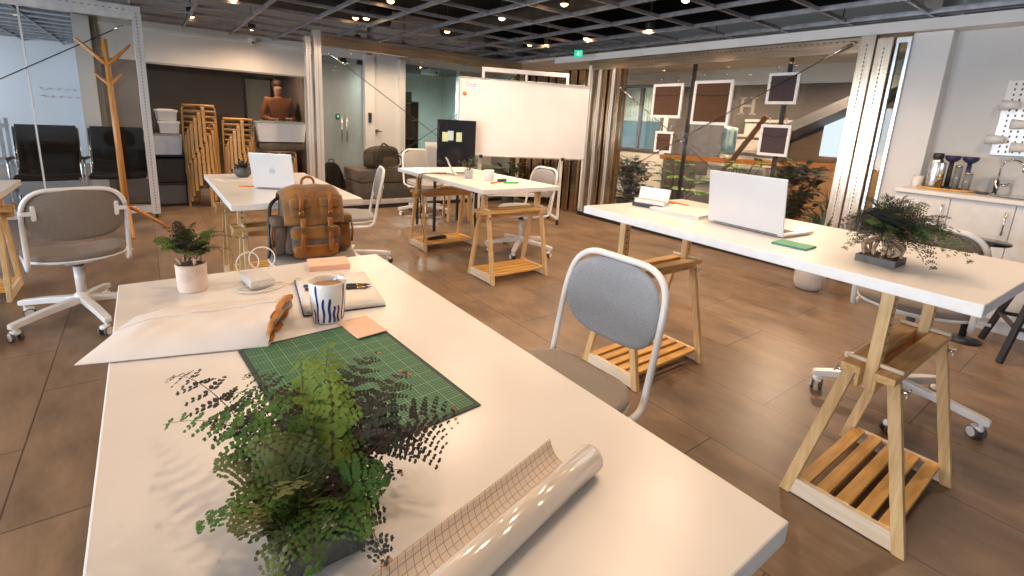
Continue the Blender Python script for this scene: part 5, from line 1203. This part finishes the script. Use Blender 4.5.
leafy('dark-leaved bushy plant beyond the glass beside the brown uprights', 5.55, 4.55, 'bush', .88, .27, 'leafdp', 1, 64, (.16, .28))
leafy('bright green lobed-leaf plant beyond the glass, behind the large framed board', 5.50, 3.72, 'broad', .98, .30, 'leafbr', 2, 26, (.16, .30))
leafy('bright green lobed-leaf plant beyond the glass, behind the silver laptop', 5.52, 2.98, 'broad', 1.02, .28, 'leafbr', 3, 24, (.16, .30))
leafy('dark-leaved bushy plant beyond the glass, between the bright plant and the pillars', 6.02, 2.50, 'bush', 1.0, .26, 'leafdp', 4, 50, (.15, .28))
leafy('tall spiky long-leaved plant on the floor behind the glass left of the twin pillars', 5.40, 1.83, 'spiky', .84, .36, 'leafdp', 5, 60, (.12, .24))
leafy('low spiky dark plant on the corridor floor under the lower right framed board', 5.42, 2.46, 'spiky', .70, .34, 'leafdk', 8, 50, (.12, .20))
leafy('dark spiky plant in the corridor behind the tall spiky one by the pillars', 6.1, 2.02, 'spiky', .95, .30, 'leafdp', 6, 40, (.13, .26))
leafy('trailing dark green plant under the whiteboard beside the lounge block', 4.55, 6.12, 'bush', .62, .2, 'leafdp', 7, 18, (.11, .2))
t = thing('planter', 'pale round ceramic planter on the floor under the right table', 'planter', (4.52, 1.63, 0))
mb = MB(); mb.lathe([(0, 0), (.08, 0), (.104, .016), (.116, .06), (.119, .24), (.113, .248), (.107, .24), (.105, .20), (0, .20)], n=36); mb.build('pot', 'whitepot', t)
mb = MB(); mb.lathe([(0, .205), (.104, .205)], n=24); mb.build('soil', 'soil', t)
mb = MB(); rnd = random.Random(15)
for k in range(30): a = 2.4 * k; r = .24 * (.3 + .7 * k / 30); blade(mb, (math.cos(a) * .015, math.sin(a) * .015, .20), (math.cos(a) * r, math.sin(a) * r, .24 + .46 * (1 - .7 * k / 30)), .016, 0, .3)
mb.build('foliage', 'leafdp', t)

# ------------------------------------------------------------------ kitchenette
KZ = .945; KX = 4.67
mb = MB(); mb.bx(KX - .02, 5.075, -2.2, 1.205, KZ - .03, KZ); mb.bx(5.075, 5.218, -2.2, 1.165, KZ - .03, KZ); ct = tag(mb.build('worktop', 'white', None, .004), 'white worktop of the kitchenette with a sink', 'worktop')
seams = [1.20, .868, .528, .188, -.152, -.492]
for k in range(5):
    y1, y0 = seams[k], seams[k + 1]
    t = thing('base_cabinet', 'white kitchen base cabinet, %s from the white pier' % ('first', 'second', 'third', 'fourth', 'fifth')[k], 'cabinet', (KX, (y0 + y1) / 2, 0), 0, 'white kitchenette cabinets'); w = (y1 - y0) / 2
    mb = MB(); D_ = .40 if k == 0 else .545; mb.bx(.02, D_, -w, w, .10, KZ - .031); mb.bx(.06, D_, -w, w, 0, .10); mb.build('carcass', 'cab', t)
    mb = MB(); mb.bx(0, .018, -w + .002, w - .002, .105, KZ - .035); d_ = mb.build('door', 'cab', t, .002)
    mb = MB(); s = -w + .035; mb.tube([(-.03, s, .70), (-.03, s, .86)], .006, 8)
    for z in (.715, .845): mb.cyl((-.03, s, z), (0, s, z), .004, n=8)
    mb.build('handle', 'steel', d_)
KY = KZ + .0008
t = thing('cup', 'white cup at the left end of the kitchenette worktop', 'cup', (4.95, 1.150, KY)); mb = MB(); mb.lathe([(0, 0), (.030, 0), (.034, .005), (.036, .09), (.033, .09), (.03, .01), (0, .01)], n=24); mb.build('cup_body', 'mug', t)
t = thing('serving_tray', 'orange wooden tray under the flask and dispensers', 'tray', (4.96, .975, KY)); mb = MB(); mb.lathe([(0, 0), (.15, 0), (.155, .006), (.155, .016), (.148, .016), (.145, .008), (0, .008)], n=36)
mb.v = [(x * .72, y * 1.15, z) for x, y, z in mb.v]; mb.build('tray_dish', 'litwood', t)
KT = KY + .0088
t = thing('vacuum_flask', 'tall polished steel vacuum flask on the wooden tray', 'flask', (4.95, 1.055, KT)); mb = MB(); mb.lathe([(0, 0), (.040, 0), (.042, .008), (.042, .195), (.036, .218), (.028, .226), (0, .226)], n=30); mb.build('flask_body', 'steel', t)
mb = MB(); mb.lathe([(.030, .226), (.034, .230), (.034, .262), (.028, .268), (0, .268)], n=24); mb.build('stopper', 'black', t)
t = thing('steel_tumbler', 'small steel tumbler with brass band beside the vacuum flask', 'tumbler', (4.92, 1.010, KT)); mb = MB(); mb.lathe([(0, 0), (.020, 0), (.021, .19), (.018, .20), (0, .20)], n=24); mb.build('tumbler_body', 'steel', t); mb = MB(); mb.lathe([(.0212, .085), (.0218, .09), (.0218, .105), (.0212, .11)], n=24); mb.build('band', 'brass', t)
def dispenser(label, y, m, lean_):
    t = thing('grinder', label, 'coffee grinder', (4.97, y, KT)); mb = MB(); mb.lathe([(0, 0), (.017, 0), (.014, .21), (0, .21)], n=20); mb.build('barrel', m, t)
    mb = MB(); mb.lathe([(.014, .205), (.030, .212), (.043, .226), (.049, .240), (.050, .255), (.0, .255)], n=28); mb.build('hopper', 'bluefun', t)
    mb = MB(); mb.lathe([(0, 0), (.034, 0), (.034, .012), (.02, .018), (0, .018)], n=22); mb.build('foot', m, t)
dispenser('slim black stand with a navy funnel top, left of the two', .972, 'black', 0); dispenser('slim navy stand with a navy funnel top, right of the two', .868, 'bluefun', 0)
t = thing('glass_jar', 'tall clear glass jar between the two funnel-topped stands', 'jar', (4.97, .922, KT)); mb = MB(); mb.lathe([(0, 0), (.022, 0), (.023, .17), (.021, .17), (.020, .006), (0, .006)], n=22); mb.build('jar_body', 'clearp', t); mb = MB(); mb.lathe([(0, .171), (.024, .171), (.024, .184), (0, .184)], n=22); mb.build('lid', 'steel', t)
t = thing('glass_jar', 'pale glass bottle right of the navy stand', 'jar', (4.92, .85, KT)); mb = MB(); mb.lathe([(0, 0), (.024, 0), (.025, .13), (.023, .13), (.022, .006), (0, .006)], n=22); mb.build('jar_body', 'clearp', t); mb = MB(); mb.lathe([(0, .131), (.026, .131), (.026, .142), (0, .142)], n=22); mb.build('lid', 'steel', t)
t = thing('tap', 'chrome gooseneck tap on the kitchenette worktop', 'tap', (5.08, .71, KY))
mb = MB(); mb.lathe([(0, 0), (.032, 0), (.032, .008), (.020, .014), (.020, .10), (.014, .11), (0, .11)], n=22); mb.build('tap_body', 'chrome', t)
mb = MB(); mb.tube([(0, 0, .10), (0, 0, .20)] + [(-.02 * (1 - math.cos(a)), -.062 + .062 * math.cos(a), .20 + .06 * math.sin(a)) for a in [PI * i / 10 for i in range(1, 11)]] + [(-.04, -.124, .175)], .0075, 10); mb.build('spout', 'chrome', t)
mb = MB(); mb.cyl((0, -.018, .07), (0, -.055, .075), .012, n=12); mb.cyl((0, -.055, .075), (-.03, -.075, .105), .006, n=8); mb.build('lever', 'chrome', t)
t = thing('sink', 'oval steel sink set into the worktop by the tap', 'sink', (4.95, .50, KY)); mb = MB(); mb.lathe([(.0, .0015), (.10, .0015), (.125, .003), (.150, .007), (.165, .006), (.168, .001)], n=36); mb.v = [(x, y * 1.3, z) for x, y, z in mb.v]; mb.build('basin', 'steel', t); mb = MB(); mb.lathe([(0, .002), (.022, .0035), (.022, .0025)], n=16); mb.build('drain', 'dot', t)
t = thing('dish', 'small dark round dish beside the chrome tap', 'dish', (4.93, .755, KY)); mb = MB(); mb.lathe([(0, 0), (.03, 0), (.048, .014), (.045, .016), (.028, .005), (0, .005)], n=24); mb.build('dish_body', 'tray', t)
pg = thing('pegboard', 'white perforated pegboard on the kitchenette wall', 'pegboard', (5.2185, .52, 1.235), 0)
mb = MB(); mb.bx(-.020, 0, -.42, .29, .0, .545)
[mb.box((-.0205, -.40 + .038 * i, .025 + .038 * j), (.0012, .010, .017), None, 1) for i in range(18) for j in range(14)]; mb.build('panel', ['board', 'darkgrey'], pg)
for (y, z, l) in ((.755, 1.60, 'steel scoop cup hanging top left on the pegboard'), (.785, 1.346, 'steel scoop cup hanging at the lower left corner of the pegboard'), (.675, 1.463, 'steel scoop cup hanging mid height on the pegboard'), (.645, 1.295, 'steel scoop cup hanging low on the pegboard, right of the corner one')):
    t = thing('scoop_cup', l, 'cup', (5.135, y, z), 0); mb = MB(); mb.lathe([(0, -.045), (.026, -.045), (.038, .055), (.036, .055), (.024, -.04), (0, -.04)], (0, 0, 0), 24, 0, 1); mb.build('cup_body', 'plastic', t)
    mb = MB(); mb.tube([(.03, .0, .0), (.066, 0, .012)], .006, 8); mb.build('peg', 'steel', t)
# black bar stool and round black table by the kitchenette
def bar_stool(x, y, label):
    t = thing('bar_stool', label, 'stool', (x, y, 0), .35); mb = MB(); mb.lathe([(0, .70), (.155, .70), (.17, .706), (.172, .714), (.165, .722), (0, .724)], n=32); mb.build('seat', 'blackgloss', t)
    for k in range(4):
        a = k * PI / 2 + PI / 4; mb = MB(); mb.bar((math.cos(a) * .12, math.sin(a) * .12, .70), (math.cos(a) * .31, math.sin(a) * .31, .002), .03, .03, (math.cos(a + 1.57), math.sin(a + 1.57), 0)); mb.build('leg', 'navyblk', t, .003)
    mb = MB(); P_ = [(math.cos(k * PI / 2 + PI / 4) * .25, math.sin(k * PI / 2 + PI / 4) * .25, .22) for k in range(4)]
    for k in range(4): mb.bar(P_[k], P_[(k + 1) % 4], .018, .022)
    mb.build('foot_rest', 'navyblk', t)
bar_stool(4.36, .22, 'black bar stool with splayed legs, cut off by the right end of the right table')
t = thing('pedestal_stool', 'small round black pedestal stool before the white kitchenette doors', 'stool', (4.33, .575, 0))
mb = MB(); mb.lathe([(0, .672), (.105, .672), (.116, .678), (.118, .686), (.112, .694), (0, .696)], n=32); mb.build('seat', 'blackgloss', t)
mb = MB(); mb.cyl((0, 0, .03), (0, 0, .672), .020, n=14); mb.build('column', 'navyblk', t); mb = MB(); mb.lathe([(0, 0), (.10, 0), (.105, .008), (.04, .03), (0, .03)], n=30); mb.build('base', 'navyblk', t)

# ------------------------------------------------------------------ ceiling fittings
t = thing('exit_sign', 'green illuminated exit sign hanging from the ceiling grid', 'exit sign', (4.72, 4.94, 2.17), -.75)
mb = MB(); mb.bx(-.055, .055, -.014, .014, 0, .085); mb.build('light_box', 'exitg', t, .003)
mb = MB(); f = -.0146   # running figure and doorway
mb.lathe([(0, f), (.008, f)], (-.004, 0, .066), 12, 0, 1)
for a, b_ in (((-.004, .056), (-.006, .036)), ((-.006, .036), (.006, .024)), ((.006, .024), (.002, .010)), ((-.006, .036), (-.016, .024)), ((-.016, .024), (-.028, .026)), ((-.004, .054), (.010, .044)), ((-.004, .054), (-.018, .046))): mb.bar((a[0], f, a[1]), (b_[0], f, b_[1]), .0012, .006, (0, 0, 1) if abs(a[0] - b_[0]) > abs(a[1] - b_[1]) else (1, 0, 0))
for q in ((.024, .026, .012, .074), (.044, .046, .012, .074), (.024, .046, .072, .074)): mb.bx(q[0], q[1], f - .0006, f + .0006, q[2], q[3])
mb.build('running_figure', 'exitw', t); 
for s in (-1, 1): mb = MB(); mb.cyl((s * .03, 0, .085), (s * .03, 0, .10), .004, n=8); mb.build('hanger', 'steel', t)
t = thing('security_camera', 'white dome camera at the top of the cream wall', 'camera', (1.34, 8.06, 2.235), 0); mb = MB(); mb.lathe([(0, 0), (.055, 0), (.055, -.03), (.05, -.035), (0, -.035)], n=24); mb.build('mount', 'edge', t); mb = MB(); mb.sup((0, 0, -.055), (.085, .085, .085), 1, 1, 12, 20); mb.build('dome', 'edge', t); mb = MB(); mb.lathe([(0, -.044), (.016, -.044), (.016, -.03)], (0, 0, -.06), 16, 0, 1); mb.build('lens', 'black', t)
def spot_fixture():
    t = thing('ceiling_spotlight', '', 'spotlight', group='warm ceiling spotlights')
    mb = MB(); mb.lathe([(.0, .10), (.040, .10), (.043, .095), (.045, .0), (.041, -.002), (.038, .012)], n=20); mb.build('housing', 'black', t)
    mb = MB(); mb.lathe([(0, -.020), (.012, -.0185), (.024, -.012), (.032, -.002), (.034, .010)], n=20); mb.build('lens', 'lamp', t)
    mb = MB(); mb.cyl((0, 0, .10), (0, 0, .66), .006, n=6); mb.build('stem', 'black', t)
    return t
sp0 = spot_fixture()
SPOTS = [(2.99, 5.40, 'above the black monitor'), (1.94, 5.54, 'above the gap between backpack table and lounge block'), (2.03, 5.46, 'beside another above the lounge block side'), (1.89, 4.47, 'above the aisle left of the middle table'), (2.97, 4.25, 'above the far end of the middle table'), (2.97, 3.33, 'above the near end of the middle table'),
         (4.27, 4.36, 'near the exit sign, left of the framed boards'), (4.30, 3.47, 'brightest one above the framed boards'), (4.18, 5.31, 'left of the exit sign'), (4.31, 5.11, 'just left of the exit sign, right of a close pair'), (.80, 5.66, 'above the aisle behind the emblem laptop'), (.56, 7.19, 'above the taller stool stack'),
         (.28, 1.55, 'over the far end of the front table'), (.35, .45, 'over the near end of the front table'), (1.45, .95, 'over the aisle by the daylight-tinted grey chair'), (2.1, 1.25, 'over the right table laptop'), (2.15, .3, 'over the right table fern'), (1.45, 2.4, 'over the aisle right of the backpack'), (3.6, 1.4, 'over the floor by the pale planter'), (3.5, 2.5, 'over the floor before the framed boards'), (.5, 3.1, 'over the backpack'),
         (-1.0, 1.0, 'over the floor left of the front table'), (3.9, .2, 'over the kitchenette stools'), (-1.2, 4.2, 'over the far left table'), (2.6, 7.35, 'added above the canvas bag on the lounge block'), (1.25, 7.5, 'added above the frosted tub'), (3.35, 7.4, 'added before the white wall beside the glass door'),  # last three added to brighten the lounge, tubs and cream wall
         (6.2, 3.9, 'added in the corridor over the stairs'), (6.2, 2.4, 'added in the corridor over the orange wood rail'), (6.3, 5.6, 'added in the corridor by the window'), (1.35, 8.5, 'added in the dark room behind the stools'), (4.7, 9.6, 'in the green office near its glass'), (2.7, 9.6, 'in the office behind the glass door')]  # corridor and dark room spots added to brighten those spaces
for i, (x, y, w_) in enumerate(SPOTS):
    o = sp0 if i == 0 else copy_tree(sp0); o.location = (x, y, 2.285); o['label'] = 'small warm ceiling spotlight ' + w_
    l = bpy.data.lights.new('spot', 'SPOT'); l.energy = (30 if i in (12, 13) else 42 if i in (14, 15, 16) else 30 if i in (10, 20, 21, 23) else 72) if i < 27 else 700; l.color = (1., .705, .475); l.spot_size = 2.85; l.spot_blend = .7; l.shadow_soft_size = .045
    if i in (31, 32): l.energy = 300 if i == 31 else 90; l.color = (.95, 1., .97); l.spot_size = 3.0
    if i == 30: l.energy = 110
    q = bpy.data.objects.new('spot_beam', l); COL.objects.link(q); q.location = (x, y, 2.255)
# ------------------------------------------------------------------ person added beyond the dark glass in place of a reflection
def person(x, y, rz):
    t = thing('person', 'person in a rust brown shirt put beyond the dark glass in place of a reflection, arms bent forward', 'person', (x, y, 0), rz)
    def skin(name, pts, edges, m, parent, root=0, sub=2):
        me = bpy.data.meshes.new(name); me.from_pydata([p for p, r in pts], edges, []); me.materials.append(M[m]); o = bpy.data.objects.new(name, me); COL.objects.link(o); o.parent = parent
        s = o.modifiers.new('skin', 'SKIN'); s.use_smooth_shade = True; sv = me.skin_vertices[0] if me.skin_vertices else None
        for i, (p, r) in enumerate(pts):
            me.skin_vertices[0].data[i].radius = (r if isinstance(r, tuple) else (r, r)); me.skin_vertices[0].data[i].use_root = i == root
        if sub: q = o.modifiers.new('sub', 'SUBSURF'); q.levels = q.render_levels = sub
        return o
    H = lambda s: [((s * .095, 0, .86), .085), ((s * .10, .01, .48), .055), ((s * .10, -.01, .09), .038), ((s * .105, .12, .035), .032)]
    A = lambda s: [((s * .17, 0, 1.40), .055), ((s * .215, -.02, 1.13), .042), ((s * .12, .20, 1.10), .033), ((s * .06, .27, 1.13), .026)]
    pts = [((0, 0, .95), (.14, .10)), ((0, .0, 1.12), (.13, .09)), ((0, 0, 1.34), (.16, .10)), ((0, .0, 1.44), .058), ((0, .01, 1.50), .05), ((0, .015, 1.58), (.072, .085)), ((0, .01, 1.66), (.070, .082))]
    E = [(0, 1), (1, 2), (2, 3), (3, 4), (4, 5), (5, 6)]
    for s in (-1, 1):
        b = len(pts); pts += H(s); E += [(0, b), (b, b + 1), (b + 1, b + 2), (b + 2, b + 3)]
        b = len(pts); pts += A(s); E += [(2, b), (b, b + 1), (b + 1, b + 2), (b + 2, b + 3)]
        hand = len(pts) - 1
        for k, (dx, dz) in enumerate(((-.018, .01), (-.008, .016), (.004, .016), (.014, .010), (.022, -.02))):
            b2 = len(pts); bx_, by_, bz_ = pts[hand][0]; f = .045 if k < 4 else .025
            pts += [((bx_ + dx * s, by_ + .035 * (1 if k < 4 else .2), bz_ + dz * .6), .0095), ((bx_ + dx * 1.25 * s, by_ + .035 + f, bz_ + dz - .018), .008)]; E += [(hand, b2), (b2, b2 + 1)]
    body = skin('body', pts, E, 'skin', t)
    sh = [((0, 0, .98), (.155, .115)), ((0, 0, 1.14), (.145, .105)), ((0, 0, 1.34), (.180, .118)), ((0, 0, 1.435), (.10, .08)), ((0, .0, 1.485), (.066, .062))]; es = [(0, 1), (1, 2), (2, 3), (3, 4)]
    for s in (-1, 1): b = len(sh); sh += [((s * .165, 0, 1.405), .074), ((s * .222, -.02, 1.13), .055), ((s * .15, .14, 1.10), .045)]; es += [(2, b), (b, b + 1), (b + 1, b + 2)]
    skin('shirt', sh, es, 'rust', t)
    tr = [((0, 0, .97), (.15, .11))]; et = []
    for s in (-1, 1): b = len(tr); tr += [((s * .095, 0, .86), .095), ((s * .10, .01, .48), .068), ((s * .10, -.01, .10), .056)]; et += [(0, b), (b, b + 1), (b + 1, b + 2)]
    skin('trousers', tr, et, 'jean', t)
    mb = MB(); mb.sup((0, -.012, 1.655), (.165, .19, .16), .9, .9, 12, 20); mb.build('hair', 'hair', t)
    mb = MB(); [mb.sup((sx * .030, .088, 1.60), (.020, .012, .012), 1, 1, 6, 10) for sx in (-1, 1)]; mb.sup((0, .100, 1.575), (.022, .032, .04), .9, .9, 8, 10); mb.build('face_features', 'skin', t)
    mb = MB(); mb.sup((0, .088, 1.537), (.045, .012, .010), 1, 1, 6, 10); mb.build('mouth', 'pink', t)
person(1.78, 8.75, PI)

# ------------------------------------------------------------------ light through the windows, sky, camera
def area(loc, rot, sx, sy, e, c):
    l = bpy.data.lights.new('daylight', 'AREA'); l.shape = 'RECTANGLE'; l.size = sx; l.size_y = sy; l.energy = e; l.color = c
    q = bpy.data.objects.new('window_daylight', l); COL.objects.link(q); q.location = loc; q.rotation_euler = rot
for a, b in LW: area((-4.63, (a + b) / 2, 1.3), (0, -PI / 2, 0), 1.6, b - a - .1, 190 if a < 9 else 170, (.80, .89, 1.))  # the last one is added to brighten the far left wall
for a, b in FW: area(((a + b) / 2, -3.33, 1.42), (PI / 2, 0, 0), b - a - .1, 1.35, 95, (.86, .92, 1.))
w = bpy.data.worlds.new('sky'); SC.world = w; w.use_nodes = True
bg = w.node_tree.nodes['Background']; bg.inputs[0].default_value = (.72, .84, 1., 1); bg.inputs[1].default_value = 1.0

def camera():
    f, p, r, y, cy = 482.93, .217415, .0553696, .6520398, 228.7
    F = V((math.sin(y) * math.cos(p), math.cos(y) * math.cos(p), -math.sin(p))); R = V((math.cos(y), -math.sin(y), 0)); U = R.cross(F)
    R2 = R * math.cos(r) + U * math.sin(r); U2 = U * math.cos(r) - R * math.sin(r)
    c = bpy.data.cameras.new('camera'); o = bpy.data.objects.new('camera', c); COL.objects.link(o)
    m = Matrix((R2, U2, -F)).transposed().to_4x4(); m.translation = V((0, 0, 1.28)); o.matrix_world = m
    c.sensor_width = 36; c.sensor_fit = 'HORIZONTAL'; c.lens = 36 * f / 1024; c.shift_y = (cy - 288) / 1024; c.clip_start = .02; c.clip_end = 60
    SC.camera = o
camera()
vs = SC.view_settings; vs.view_transform = 'Standard'; vs.look = 'None'; vs.gamma = 1.; vs.use_curve_mapping = False; vs.exposure = -.38
cy_ = SC.cycles
cy_.max_bounces = 8; cy_.diffuse_bounces = 4; cy_.glossy_bounces = 4; cy_.transparent_max_bounces = 16; cy_.sample_clamp_indirect = 4.; cy_.use_denoising = True; cy_.caustics_reflective = False; cy_.caustics_refractive = False
